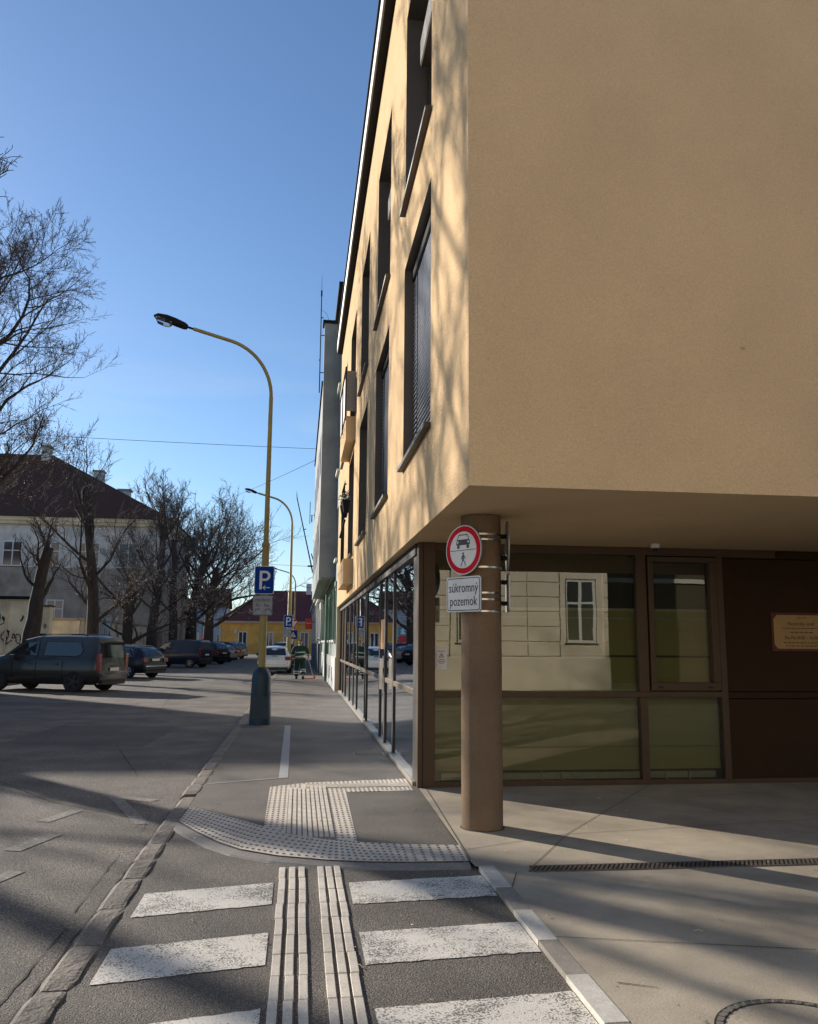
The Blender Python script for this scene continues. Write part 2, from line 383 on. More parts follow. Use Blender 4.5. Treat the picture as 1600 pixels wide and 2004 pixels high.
sheet('kerb_joint', [(-1.212, -10), (-1.04, -10), (-1.04, 118), (-1.212, 118)], -.036, M_['soil'])
# gutter cracks + road cracks (thin tar lines)
mb = MB(); rnd = random.Random(8)
def crack(pts, w, z=-.0605):
    P = []
    for (a, b) in zip(pts, pts[1:]):
        n = max(2, int((Vector(b)-Vector(a)).length/.12))
        for i in range(n): t = i/n; P.append((a[0]+(b[0]-a[0])*t+rnd.uniform(-.008, .008), a[1]+(b[1]-a[1])*t))
    P.append(pts[-1])
    ws = [w*.5*rnd.uniform(.1, 1.3) for _ in P]
    for i in range(len(P)-1):
        t = Vector((P[i+1][0]-P[i][0], P[i+1][1]-P[i][1])).normalized(); nx, ny = -t.y, t.x
        mb.face([(P[i][0]-nx*ws[i], P[i][1]-ny*ws[i], z), (P[i+1][0]-nx*ws[i+1], P[i+1][1]-ny*ws[i+1], z), (P[i+1][0]+nx*ws[i+1], P[i+1][1]+ny*ws[i+1], z), (P[i][0]+nx*ws[i], P[i][1]+ny*ws[i], z)])
crack([(-1.42, 3.2), (-1.36, 4.6), (-1.34, 5.6)], .012); crack([(-1.38, 5.9), (-1.4, 7.4)], .008); crack([(-1.36, 8.2), (-1.45, 9.2)], .006)
crack([(-5.5, 13), (-4, 11.8), (-2.6, 9.8), (-1.5, 8.8)], .012); crack([(-9, 21), (-5, 17.5), (-3, 15), (-2.0, 11.5)], .014); crack([(-4.2, 30), (-3.3, 21), (-3.5, 15)], .014); crack([(-8, 27), (-5, 21), (-4.4, 16)], .012)
crack([(-1.28, -5), (-1.25, 2), (-1.248, 10), (-1.25, 30)], .012)
struct(mb.build('road_cracks', M_['dark']))
# road markings: worn arrow-like mark, patches
mb = MB(); z = -.061
def strip(a, b, w, m=0):
    global z; z += .00012
    t = (Vector(b)-Vector(a)).normalized(); nx, ny = -t.y*w/2, t.x*w/2
    mb.face([(a[0]-nx, a[1]-ny, z), (b[0]-nx, b[1]-ny, z), (b[0]+nx, b[1]+ny, z), (a[0]+nx, a[1]+ny, z)], m)
strip((-2.05, 10.2), (-1.42, 8.55), .13); strip((-2.1, 10.1), (-1.5, 9.75), .16); strip((-2.38, 8.75), (-2.2, 9.3), .15); strip((-2.3, 7.6), (-2.12, 8.2), .16); strip((-2.2, 6.5), (-2.05, 6.95), .14); strip((-2.2, 13.5), (-1.5, 13.8), .1)
strip((-4.6, 55), (-4.2, 62), .12); strip((-10.9, 40.2), (-6.2, 38.2), .12); strip((-10.9, 36.2), (-6.2, 34.2), .12); strip((-10.9, 44.2), (-6.2, 42.2), .12)
struct(mb.build('road_markings', M_['oldpaint']))
mb = MB(); z = .004
strip((-.18, 17.42), (-.145, 10.82), .115); strip((-1.05, 17.28), (-.12, 17.40), .05); strip((-1.02, 10.42), (-.09, 10.84), .045)
struct(mb.build('parking_bay_line', M_['greypaint']))
rnd = random.Random(31)
def blotch(name, cx, cy, rx, ry, z, m, n=22, ang=0):
    P_ = []
    for k in range(n):
        a = 2*math.pi*k/n; q = rnd.uniform(.75, 1.15); u, v_ = rx*q*math.cos(a), ry*q*math.sin(a); P_.append((cx+u*math.cos(ang)-v_*math.sin(ang), cy+u*math.sin(ang)+v_*math.cos(ang), z))
    return P_
mb = MB(); zz = -.0632
mb.face([(-4.9, 15.2, zz), (-2.5, 14.6, zz), (-2.35, 17.9, zz), (-4.75, 18.4, zz)]); mb.face([(-8.5, 24, zz+.0003), (-4.4, 23.4, zz+.0003), (-4.3, 24.6, zz+.0003), (-8.4, 25.3, zz+.0003)])
struct(mb.build('road_patches', mat('patch_asphalt', (.11, .096, .08), .85, var=.4, scale=60, bump=.9, bscale=120, speck=.7, stain=.2)))
mb = MB()
for k in range(34):
    x, y = (rnd.uniform(1.6, 5.5), rnd.uniform(3.8, 9.6)) if k % 2 else (rnd.uniform(-.9, 1.3), rnd.uniform(7.8, 15)); r_ = rnd.uniform(.006, .016); mb.face(blotch('', x, y, r_, r_*.8, .0046, None, 9))
struct(mb.build('gum_spots', mat('gum_spot', (.13, .115, .095), .9)))
# forecourt joints
mb = MB(); z = .0035
for a, b in (((1.35, 7.0), (2.39, 7.49)), ((2.39, 7.49), (4.2, 9.95)), ((2.39, 7.49), (1.80, 6.48)), ((2.39, 7.49), (6.8, 8.15)), ((1.62, 6.3), (1.5, 5.95)), ((3.4, 9.95), (5.4, 6.4)), ((1.5, 4.95), (6, 3.8)), ((1.5, 10), (1.36, 6.7))):
    strip(a, b, .006)
mb.face([(1.60, 4.28, .0039), (1.78, 4.20, .0039), (1.782, 4.204, .0039), (1.61, 4.285, .0039)])
struct(mb.build('paving_joints', M_['dark']))
# drain channel
d = empty('drain_channel', (1.76, 6.38, 0)); tag(d, 'long slotted metal drainage channel set in the concrete forecourt', 'drain')
MB().box(0, 6.6, -.075, .075, -.05, .003).build('gutter', M_['dark'], d)
mb = MB(); x = 0
while x < 6.6:
    Mx = Matrix.Translation((x, 0, 0)) @ Matrix.Rotation(R(-28), 4, 'Z'); mb.box(-.010, .010, -.075, .075, .002, .008, M=Mx); x += .036
mb.box(0, 6.6, -.085, -.07, -.02, .0075); mb.box(0, 6.6, .07, .085, -.02, .0075)
mb.build('grate', mat('rusty_grate', (.15, .125, .1), .6, metal=.5, var=.4, scale=12), d)
d = empty('manhole_cover', (2.21, 3.62, 0)); tag(d, 'round concrete-filled manhole cover with a dark segmented iron rim', 'manhole cover')
MB().lathe([(.39, .002), (.39, .006), (.345, .006), (.345, .003)], 64).build('rim', mat('cast_iron', (.06, .053, .045), .6, metal=.5, var=.4, scale=30), d)
mb = MB().lathe([(.3795, .0065), (.3505, .0065)], 64)
for k in range(44):
    a = 2*math.pi*k/44; Mk = Matrix.Rotation(a, 4, 'Z'); mb.box(.352, .378, -.012, .012, .005, .011, M=Mk)
mb.build('tread_segments', mat('worn_iron', (.26, .24, .2), .5, metal=.4), d)
MB().lathe([(.344, .0045), (.001, .0045)], 48).build('infill', M_['concrete'], d)
m2 = empty('entrance_grate', (1.05, 13.0, 0)); tag(m2, 'small black slotted grate in the pavement beside the glazed front', 'grate')
mb = MB()
for k in range(7): mb.box(-.18, .24, -.17+k*.05, -.155+k*.05, .001, .006)
mb.box(-.2, -.18, -.18, .15, .001, .0065); mb.box(.24, .26, -.18, .15, .001, .0065); mb.build('bars', M_['edging'], m2)
# fallen twigs and leaf crumbs
mb = MB(); rnd = random.Random(11)
for k in range(170):
    x, y = rnd.uniform(-1, 6), rnd.uniform(3.5, 10)
    if -1.05 < x < 1.38 and y < 6.8: z = -.022
    else: z = .008
    if rnd.random() < .25:
        a = rnd.uniform(0, 3.1); L = rnd.uniform(.02, .06); mb.tube([(x, y, z), (x+L*math.cos(a)*.5, y+L*math.sin(a)*.5, z+.008), (x+L*math.cos(a), y+L*math.sin(a), z)], .0025, 4)
    else:
        a = rnd.uniform(0, 6); s = rnd.uniform(.004, .012); mb.face([(x+s*math.cos(a+q)*(.6+.5*(i % 2)), y+s*math.sin(a+q), z+rnd.uniform(0, .006)) for i, q in enumerate((0, 1.5, 3, 4.6))])
tag(mb.build('fallen_debris', M_['leaf']), 'scattered twigs and leaf crumbs on the paving and asphalt', 'debris', kind='stuff')

# ============================================================ TAN CORNER BUILDING
XW, YC, ZS, YE, ZT = 1.27, 6.26, 2.86, 29.3, 12.0
tan = empty('corner_building', (XW, YC, 0)); tag(tan, 'tan plastered corner building overhanging the glazed ground floor', 'building')
def P(mb, name, m, smooth=False, bevel=0, parent=None):      # child of tan in world coordinates
    o = mb.build(name, m, parent or tan, smooth, bevel)
    if parent is None: o.matrix_parent_inverse = Matrix.Translation((-XW, -YC, 0))
    return o
wins = []
for k in range(5):
    y0 = 8.25+4.25*k; y1 = y0+2.3
    wins.append((y0, y1, 3.88, 6.6)); wins.append((y0, y1, 7.42, 10.36))
def wall_x(mb, X, ya, yb, za, zb, ops, depth, n=-1, rm=0):      # wall on plane x=X facing -x (n=-1), openings with reveals
    ys = sorted({ya, yb, *[o[0] for o in ops], *[o[1] for o in ops]}); zs = sorted({za, zb, *[o[2] for o in ops], *[o[3] for o in ops]})
    for a, b in zip(ys, ys[1:]):
        for c, d in zip(zs, zs[1:]):
            if any(o[0] <= a and b <= o[1] and o[2] <= c and d <= o[3] for o in ops): continue
            mb.face([(X, b, c), (X, a, c), (X, a, d), (X, b, d)])
    D = X-n*depth
    for (a, b, c, d) in ops:
        mb.face([(X, a, c), (D, a, c), (D, a, d), (X, a, d)], rm); mb.face([(X, b, c), (X, b, d), (D, b, d), (D, b, c)], rm)
        mb.face([(X, a, c), (X, b, c), (D, b, c), (D, a, c)], rm); mb.face([(X, a, d), (D, a, d), (D, b, d), (X, b, d)], rm)
mb = MB(); wall_x(mb, XW, YC, YE, ZS, ZT, wins, .36, rm=1)
mb.face([(XW, YC, ZS), (16, YC, ZS), (16, YC, ZT+.2), (XW, YC, ZT+.2)]); mb.face([(16, YC, ZS), (16, YE, ZS), (16, YE, ZT), (16, YC, ZT)]); mb.face([(XW, YE, 0), (16, YE, 0), (16, YE, ZT), (XW, YE, ZT)])
mb.face([(XW, YC, ZT), (16, YC, ZT), (16, YE, ZT), (XW, YE, ZT)])
P(mb, 'wall', [M_['plaster'], M_['reveal']])
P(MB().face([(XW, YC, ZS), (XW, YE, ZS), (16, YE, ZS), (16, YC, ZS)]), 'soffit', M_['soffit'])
P(MB().face([(3.587+.022*math.cos(a_*.9)*(1+.3*(a_ % 2)), YC-.002, 4.09+.016*math.sin(a_*.9)) for a_ in range(7)][::-1]), 'wall_stain', mat('faint_stain', (.5, .33, .17), .95))
# roof edge: soffit painted black for its shade, white fascia, black gutter lip
mb = MB().box(XW-.16, 16, YC+.02, YE, ZT+.003, ZT+.05); P(mb, 'eaves_soffit', M_['black'])
P(MB().box(XW-.19, XW-.13, YC, YE, ZT+.05, ZT+.42), 'fascia', M_['fascia'])
P(MB().box(XW-.23, 16, YC-.02, YE, ZT+.42, ZT+.47), 'roof_coping', M_['black'])
# windows
for i, (a, b, c, d) in enumerate(wins):
    X = XW+.30
    f = MB()
    for (p, q, r, s) in ((a, a+.07, c, d), (b-.07, b, c, d), (a+.07, b-.07, c, c+.07), (a+.07, b-.07, d-.07, d), ((a+b)/2-.035, (a+b)/2+.035, c+.07, d-.07)): f.box(X, X+.06, p, q, r, s)
    fo = P(f, 'window', M_['bronze'])
    if i < 8:
        g = MB().face([(X+.03, a+.07, c+.07), (X+.03, b-.07, c+.07), (X+.03, b-.07, d-.07), (X+.03, a+.07, d-.07)]).build('pane', M_['winglass'], fo)
        cr = MB().box(X+.45, X+.47, a-.1, b+.1, c-.1, d+.1).build('curtain', M_['room'], fo)
    P(MB().box(XW-.075, XW+.355, a-.03, b+.03, c-.045, c+.004), 'window_sill', M_['sill'])
for i in (0, 2):      # lowered external blinds on the two near lower windows
    a, b, c, d = wins[i]
    for j, (p, q) in enumerate(((a+.01, b-.01),)):
        s = MB(); z = c+.04
        while z < d-.17:
            Mz = Matrix.Translation((XW+.15, 0, z)) @ Matrix.Rotation(R(-52), 4, 'Y'); s.box(-.041, .041, p, q, -.0025, .0025, M=Mz); z += .064
        o = P(s, 'blind', M_['slat'], False)
        for yy in (a+.5, b-.5): MB().tube([(XW+.108, yy, c+.02), (XW+.108, yy, d-.16)], .007, 4).build('cord', M_['black'], o)
    P(MB().box(XW+.10, XW+.22, a+.01, b-.01, d-.16, d-.003), 'blind_box', M_['black'])
for i in (1, 3):
    a, b, c, d = wins[i]
    P(MB().box(XW+.16, XW+.29, a+.005, b-.3, d-.95, d-.55), 'blind_box', M_['bronze'])
    P(MB().box(XW+.15, XW+.16, a+.01, b-.3, d-.93, d-.57), 'blind_box_panel', M_['edging'])
# fourth bay: tan window boxes with perforated guard
mesh_m = mat('perforated_panel', (.27, .25, .23), .45, metal=.5, scale=70, c2=(.05, .045, .04), thr=(.42, .5))
for zb in (3.1, 6.75):
    bx = MB().box(XW-.24, XW-.002, 20.8, 23.5, zb, zb+.62); o = P(bx, 'window_box', M_['plaster'])
    for k in range(3): MB().lathe([(.07, 0), (.001, 0)], 10, M=frame_from((XW-.242, 21.4+k*.7, zb+.4), (-1, 0, 0))).build('hole', M_['dark'], o)
g = MB().box(XW-.26, XW-.235, 20.6, 23.6, 7.45, 8.5).box(XW-.235, XW-.01, 20.6, 20.625, 7.45, 8.5); P(g, 'balcony_guard', mesh_m)
g = MB()
for yy in (20.6, 22.1, 23.6): g.tube([(XW-.27, yy, 7.2), (XW-.27, yy, 8.6)], .018, 6)
g.tube([(XW-.27, 20.6, 8.6), (XW-.27, 23.6, 8.6)], .018, 6); P(g, 'guard_rail', M_['black'])
# wall joint, small vent
P(MB().box(XW-.004, XW+.01, 16.46, 16.475, ZS, 3.85), 'wall_joint', M_['dark']); P(MB().lathe([(.05, 0), (.001, 0)], 10, M=frame_from((XW-.004, 23.9, 10.8), (-1, 0, 0))), 'wall_vent', M_['dark'])
# ---- ground floor, front (faces camera), plane y = 10.02
YG = 10.02
fr = MB(); t = .05
fr.box(1.40, 1.605, YG-.06, YG+.1, 0, ZS-.003)          # corner post
fr.box(1.605, 6.0, YG-.04, YG+.06, ZS-.1, ZS-.003); fr.box(1.605, 12, YG-.045, YG+.06, 0, .055); fr.box(1.605, 5.22, YG-.045, YG+.05, 1.02, 1.09)
fr.box(4.135, 4.23, YG-.05, YG+.06, .055, 1.02); fr.box(4.135, 4.26, YG-.05, YG+.06, 1.09, ZS-.1); fr.box(5.19, 5.27, YG-.05, YG+.06, .055, ZS-.1)
P(fr, 'shopfront_frame', M_['bronze'], bevel=.004)
P(MB().box(1.455, 1.462, YG-.068, YG-.06, 0, ZS-.01), 'post_groove', M_['black'])
sh = MB()
for (a, b, c, d) in ((4.275, 5.175, 2.68, 2.745), (4.275, 5.175, 1.105, 1.2), (4.275, 4.345, 1.2, 2.68), (5.085, 5.175, 1.2, 2.68)): sh.box(a, b, YG-.075, YG+.02, c, d)
so_ = P(sh, 'opening_sash', M_['bronze'], bevel=.006)
for hx in (4.36, 5.0): MB().box(hx, hx+.06, YG-.085, YG-.076, 1.14, 1.152).build('catch', M_['black'], so_)
for (a, b, c, d) in ((1.605, 4.135, 1.09, ZS-.1), (1.605, 4.135, .055, 1.02), (4.345, 5.085, 1.2, 2.68), (4.23, 5.19, .055, 1.02)):
    P(MB().face([(a, YG, c), (b, YG, c), (b, YG, d), (a, YG, d)]), 'shop_pane', M_['glass'])
P(MB().box(1.62, 5.2, YG+.10, YG+.115, .16, 2.06), 'roller_blind', M_['blind'])
P(MB().box(1.61, 5.21, YG+.07, YG+.12, 2.062, 2.10).box(1.61, 5.21, YG+.08, YG+.12, 1.97, 1.985), 'blind_rail', M_['galv'])
P(MB().box(1.62, 5.2, YG+.09, YG+.0995, 1.50, 1.525), 'blind_seam', M_['room'])
pl = MB()
for (a, b) in ((5.27, 8.0), (8.01, 12)):
    pl.box(a, b, YG-.03, YG+.05, .055, 1.0); pl.box(a, b, YG-.03, YG+.05, 1.01, 1.085); pl.box(a, b, YG-.03, YG+.05, 1.095, ZS-.12); pl.box(a, b, YG-.036, YG+.05, ZS-.112, ZS-.004)
P(pl, 'metal_cladding', M_['bronzepanel'], bevel=.003)
rd = MB().box(1.7, 5.1, YG+.04, YG+.09, .065, .14)
for x in (2.2, 2.9, 3.15, 4.45, 4.75): rd.box(x, x+.02, YG+.02, YG+.06, .05, .15)
P(rd, 'floor_heater', M_['galv'])
rm = MB(); rm.face([(1.5, YG+.4, .01), (12, YG+.4, .01), (12, 29, .01), (1.5, 29, .01)]); rm.face([(4.2, 10.3, 0), (4.2, 29, 0), (4.2, 29, 2.85), (4.2, 10.3, 2.85)]); rm.face([(1.5, 29, 0), (4.2, 29, 0), (4.2, 29, 2.85), (1.5, 29, 2.85)])
rm.face([(1.5, YG+.13, 0), (12, YG+.13, 0), (12, YG+.13, 2.84), (1.5, YG+.13, 2.84)])
P(rm, 'shop_interior', M_['room'])
# ---- ground floor, street side, plane x = 1.43
XG = 1.43; fr = MB()
muls = [(10.08, 10.42, .06), (12.70, 12.80, .05), (13.95, 14.10, .05), (14.86, 14.98, .05), (17.86, 17.98, .05), (18.42, 18.5, .03), (20.88, 20.98, .05), (22.28, 22.38, .04), (23.9, 24.0, .05), (26.0, 26.1, .05), (27.6, 27.7, .05), (29.15, 29.29, .06)]
for (a, b, dd) in muls: fr.box(XG-dd*.45, XG+.05, a, b, .05, ZS-.14)
fr.box(XG-.05, XG+.05, 10.13, 29.29, ZS-.14, ZS-.004)
P(fr, 'street_mullions', mat('dark_street_frame', (.03, .024, .018), .6, var=.1), bevel=.003)
st = MB(); rl = MB()
for (m1, m2_) in zip(muls, muls[1:]):
    if (m1[0], m2_[0]) in ((13.95, 14.86),): continue
    rl.box(XG-.02, XG+.04, m1[1]+.002, m2_[0]-.002, 1.02, 1.09)
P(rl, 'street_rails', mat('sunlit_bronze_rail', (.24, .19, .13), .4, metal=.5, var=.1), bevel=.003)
st.box(XG-.07, XG+.04, 10.1, 29.29, -.01, .05); P(st, 'threshold', mat('threshold_metal', (.30, .26, .2), .5, metal=.3, var=.15), bevel=.004)
for (m1, m2_) in zip(muls, muls[1:]):
    P(MB().face([(XG, m1[1], .05), (XG, m2_[0], .05), (XG, m2_[0], ZS-.14), (XG, m1[1], ZS-.14)]), 'street_pane', M_['glassL'])
P(MB().box(XG-.1, XG-.05, 14.0, 14.06, .9, 1.4), 'door_handle', M_['steel'])
P(MB().box(XG-.012, XG-.004, 14.2, 14.8, 1.55, 2.05), 'window_sticker', mat('orange_sticker', (.6, .3, .1), .6))

# column, separate thing
c = empty('round_column', (1.70, 7.83, 0)); tag(c, 'round brown painted column under the overhanging corner', 'column')
MB().lathe([(.186, .004), (.202, .003)], 48).build('base_joint', M_['dark'], c)
mb = MB().lathe([(.19, 0), (.19, ZS-.004)], 48); mb.build('shaft', M_['column'], c, True)
# straps
for k, z in enumerate((1.95, 2.06, 2.12, 2.36, 2.62, 2.67)):
    mb = MB().lathe([(.1905, z-.008), (.1945, z-.008), (.1945, z+.008), (.1905, z+.008)], 48, (1.70, 7.83, 0))
    tag(mb.build('steel_strap', M_['steel'], None, True), ['steel strap round the column just below the private land plate', 'steel strap round the column behind the middle of the private land plate', 'steel strap round the column behind the top of the private land plate', 'steel strap round the column behind the foot of the round sign', 'lower of two close steel straps behind the round sign', 'topmost steel strap on the column under the soffit'][k], 'strap', 'steel straps round the brown column')

def blank_plate(M, poly, th, m, name, parent): return MB().prism(poly, M, th).build(name, m, parent)
def no_entry(pos, n, label, back=False):
    Ms = frame_from(pos, n)
    s = empty('traffic_sign', pos); tag(s, label, 'traffic sign')
    Minv = Matrix.Translation((-pos[0], -pos[1], -pos[2])) @ Ms
    r = .235
    blank_plate(off(Minv, z=-.012), disc(r), .012, M_['galv'], 'backing', s)
    blank_plate(Minv, disc(r-.004), .0015, M_['white'], 'rim', s)
    blank_plate(off(Minv, z=.0015), disc(r-.012), .0015, M_['red'], 'red_ring', s)
    blank_plate(off(Minv, z=.003), disc(r-.062), .0015, M_['white'], 'white_field', s)
    g = MB(); Z = off(Minv, z=.0045); e = .001
    def pg(poly): g.prism(poly, Z, e)
    def ln(a, b, w):
        t = (Vector(b)-Vector(a)).normalized(); nx, ny = -t.y*w/2, t.x*w/2; pg([(a[0]-nx, a[1]-ny), (b[0]-nx, b[1]-ny), (b[0]+nx, b[1]+ny), (a[0]+nx, a[1]+ny)])
    ln((-.168, -.004), (.168, -.004), .006)
    # car pictogram: front view
    pg([(-.088, .045), (.088, .045), (.088, .082), (.070, .098), (-.070, .098), (-.088, .082)])
    ln((-.078, .09), (-.055, .142), .008); ln((.078, .09), (.055, .142), .008); ln((-.058, .141), (.058, .141), .009)
    for sx_ in (-1, 1): pg([(sx_*.046, .014), (sx_*.078, .014), (sx_*.078, .044), (sx_*.046, .044)][::sx_])
    # walker
    g.prism([(x, y-.034) for x, y in disc(.011, 14)], Z, e)
    ln((.0, -.046), (.0, -.098), .020); ln((-.004, -.05), (-.026, -.088), .008); ln((.006, -.05), (.026, -.07), .008); ln((.026, -.068), (.022, -.088), .008)
    ln((-.002, -.095), (-.030, -.152), .009); ln((.002, -.095), (.024, -.122), .009); ln((.024, -.120), (.030, -.152), .009)
    g.build('pictogram', M_['ink'], s)
    Zw = off(Minv, z=.006)
    for sx_ in (-1, 1): MB().prism([(x+sx_*.068, y+.074) for x, y in disc(.011, 14)], Zw, .001).build('headlamp', M_['white'], s)
    return s
th = R(56); nS = Vector((-math.sin(th), -math.cos(th), 0)); cb = Vector((1.70, 7.83, 0))
no_entry(tuple(cb+nS*.235+Vector((0, 0, 2.52))), nS, 'round red and white no vehicles or walkers sign on the brown column')
def text_plate(pos, n, wd, ht, lines, size, label, sx=.8, gap=.11, border=True):
    s = empty('text_sign', pos); tag(s, label, 'sign plate'); Ms = Matrix.Translation((-pos[0], -pos[1], -pos[2])) @ frame_from(pos, n)
    blank_plate(off(Ms, z=-.01), rrect(wd, ht, .03), .01, M_['galv'], 'backing', s)
    blank_plate(Ms, rrect(wd-.004, ht-.004, .03), .0015, M_['white'], 'face', s)
    if border:
        blank_plate(off(Ms, z=.0015), rrect(wd-.026, ht-.026, .026), .001, M_['ink'], 'border', s)
        blank_plate(off(Ms, z=.0025), rrect(wd-.042, ht-.042, .02), .001, M_['white'], 'field', s)
    for i, L in enumerate(lines): text('lettering', L, size, off(Ms, 0, gap*(len(lines)-1)/2-gap*i-.005, .0045), M_['ink'], s, ext=.0008, sx=sx)
    return s
text_plate(tuple(cb+nS*.235+Vector((0, 0, 2.105))), nS, .45, .33, ['súkromný', 'pozemok'], .125, 'white plate reading súkromný pozemok below the round sign', sx=.76, gap=.125)
# second pair on the far side of the column, seen edge-on
n2 = Vector((.985, -.17, 0)).normalized()
pos = tuple(cb+n2*.25+Vector((0, 0.02, 2.58)))
s = empty('sign_board', pos); tag(s, 'round sign seen edge-on at the right of the column', 'traffic sign')
Ms = Matrix.Translation((-pos[0], -pos[1], -pos[2])) @ frame_from(pos, n2); blank_plate(Ms, disc(.24), .014, M_['galv'], 'plate', s); blank_plate(off(Ms, z=.0145), disc(.225), .001, M_['red'], 'ring', s); blank_plate(off(Ms, z=.016), disc(.175), .001, M_['white'], 'field', s)
for dz in (.09, -.12): MB().box(-.02, .02, -.02+dz, .02+dz, -.06, 0, M=Ms).build('clamp', M_['black'], s)
pos = tuple(cb+n2*.25+Vector((0, 0.02, 2.13)))
s = empty('sign_board', pos); tag(s, 'rectangular plate seen edge-on below the edge-on round sign', 'sign plate')
Ms = Matrix.Translation((-pos[0], -pos[1], -pos[2])) @ frame_from(pos, n2); blank_plate(Ms, rrect(.44, .36, .03), .014, M_['galv'], 'plate', s); blank_plate(off(Ms, z=.0145), rrect(.42, .34, .03), .001, M_['white'], 'field', s)
for dz in (.1, -.1): MB().box(-.02, .02, -.02+dz, .02+dz, -.06, 0, M=Ms).build('clamp', M_['black'], s)
# security dome, plaque, notice
s = empty('security_camera', (4.24, 9.62, ZS)); tag(s, 'small white dome security camera under the soffit', 'camera')
MB().lathe([(.001, 0), (.055, 0), (.055, -.045), (.045, -.05), (.001, -.05)], 24).build('housing', M_['white'], s, True)
MB().lathe([(.036, -.05), (.034, -.065), (.022, -.08), (.001, -.086)], 20).build('dome', mat('camera_dome', (.02, .02, .02), .1), s, True)
s = empty('office_plaque', (6.29, YG-.032, 1.83)); tag(s, 'ornate gold office hours plaque in a red frame on brown cladding', 'plaque')
Ms = frame_from((0, 0, 0), (0, -1, 0))
blank_plate(Ms, [(-.4, -.24), (.4, -.24), (.4, .24), (-.4, .24)], .012, mat('plaque_wood', (.11, .02, .015), .6, var=.3), 'board', s)
cut = .05; blank_plate(off(Ms, z=.012), [(-.37+cut, -.21), (.37-cut, -.21), (.37, -.21+cut), (.37, .21-cut), (.37-cut, .21), (-.37+cut, .21), (-.37, .21-cut), (-.37, -.21+cut)], .004, mat('plaque_gold', (.42, .26, .10), .4, metal=.3, var=.1), 'plate', s)
pm = mat('plaque_text', (.06, .02, .012), .7)
text('lettering', 'Notársky úrad', .062, off(Ms, 0, .10, .017), pm, s); text('lettering', 'Po-Pia 8:00 - 16:00', .06, off(Ms, 0, -.075, .017), pm, s)
for (yy, wd) in ((.175, .1), (.045, .5), (-.005, .3), (-.135, .5), (-.175, .45)):
    g = MB(); x = -wd/2; rnd = random.Random(int(yy*1000))
    while x < wd/2: L = rnd.uniform(.02, .06); g.box(x, x+L, yy-.005, yy+.005, .017, .018, M=Ms); x += L+.012
    g.build('small_print', pm, s)
s = empty('window_notice', (1.69, YG-.002, 1.47)); tag(s, 'white paper notice with warning triangle on the corner window', 'notice')
blank_plate(off(Ms, z=.001), [(-.065, -.13), (.065, -.13), (.065, .13), (-.065, .13)], .001, M_['paper'], 'sheet', s)
g = MB(); Z = off(Ms, z=.003)
for (a, b) in (((-.028, .02), (.028, .02)), ((-.028, .02), (0, .068)), ((.028, .02), (0, .068))):
    t = (Vector(b)-Vector(a)).normalized(); nx, ny = -t.y*.003, t.x*.003; g.prism([(a[0]-nx, a[1]-ny), (b[0]-nx, b[1]-ny), (b[0]+nx, b[1]+ny), (a[0]+nx, a[1]+ny)], Z, .0005)
g.prism([(x, y+.036) for x, y in disc(.008, 10)], Z, .0005)
for yy, wd in ((.09, .09), (-.01, .08), (-.03, .1), (-.05, .07)): g.prism([(-wd/2, yy-.003), (wd/2, yy-.003), (wd/2, yy+.003), (-wd/2, yy+.003)], Z, .0005)
g.build('print', M_['ink'], s)

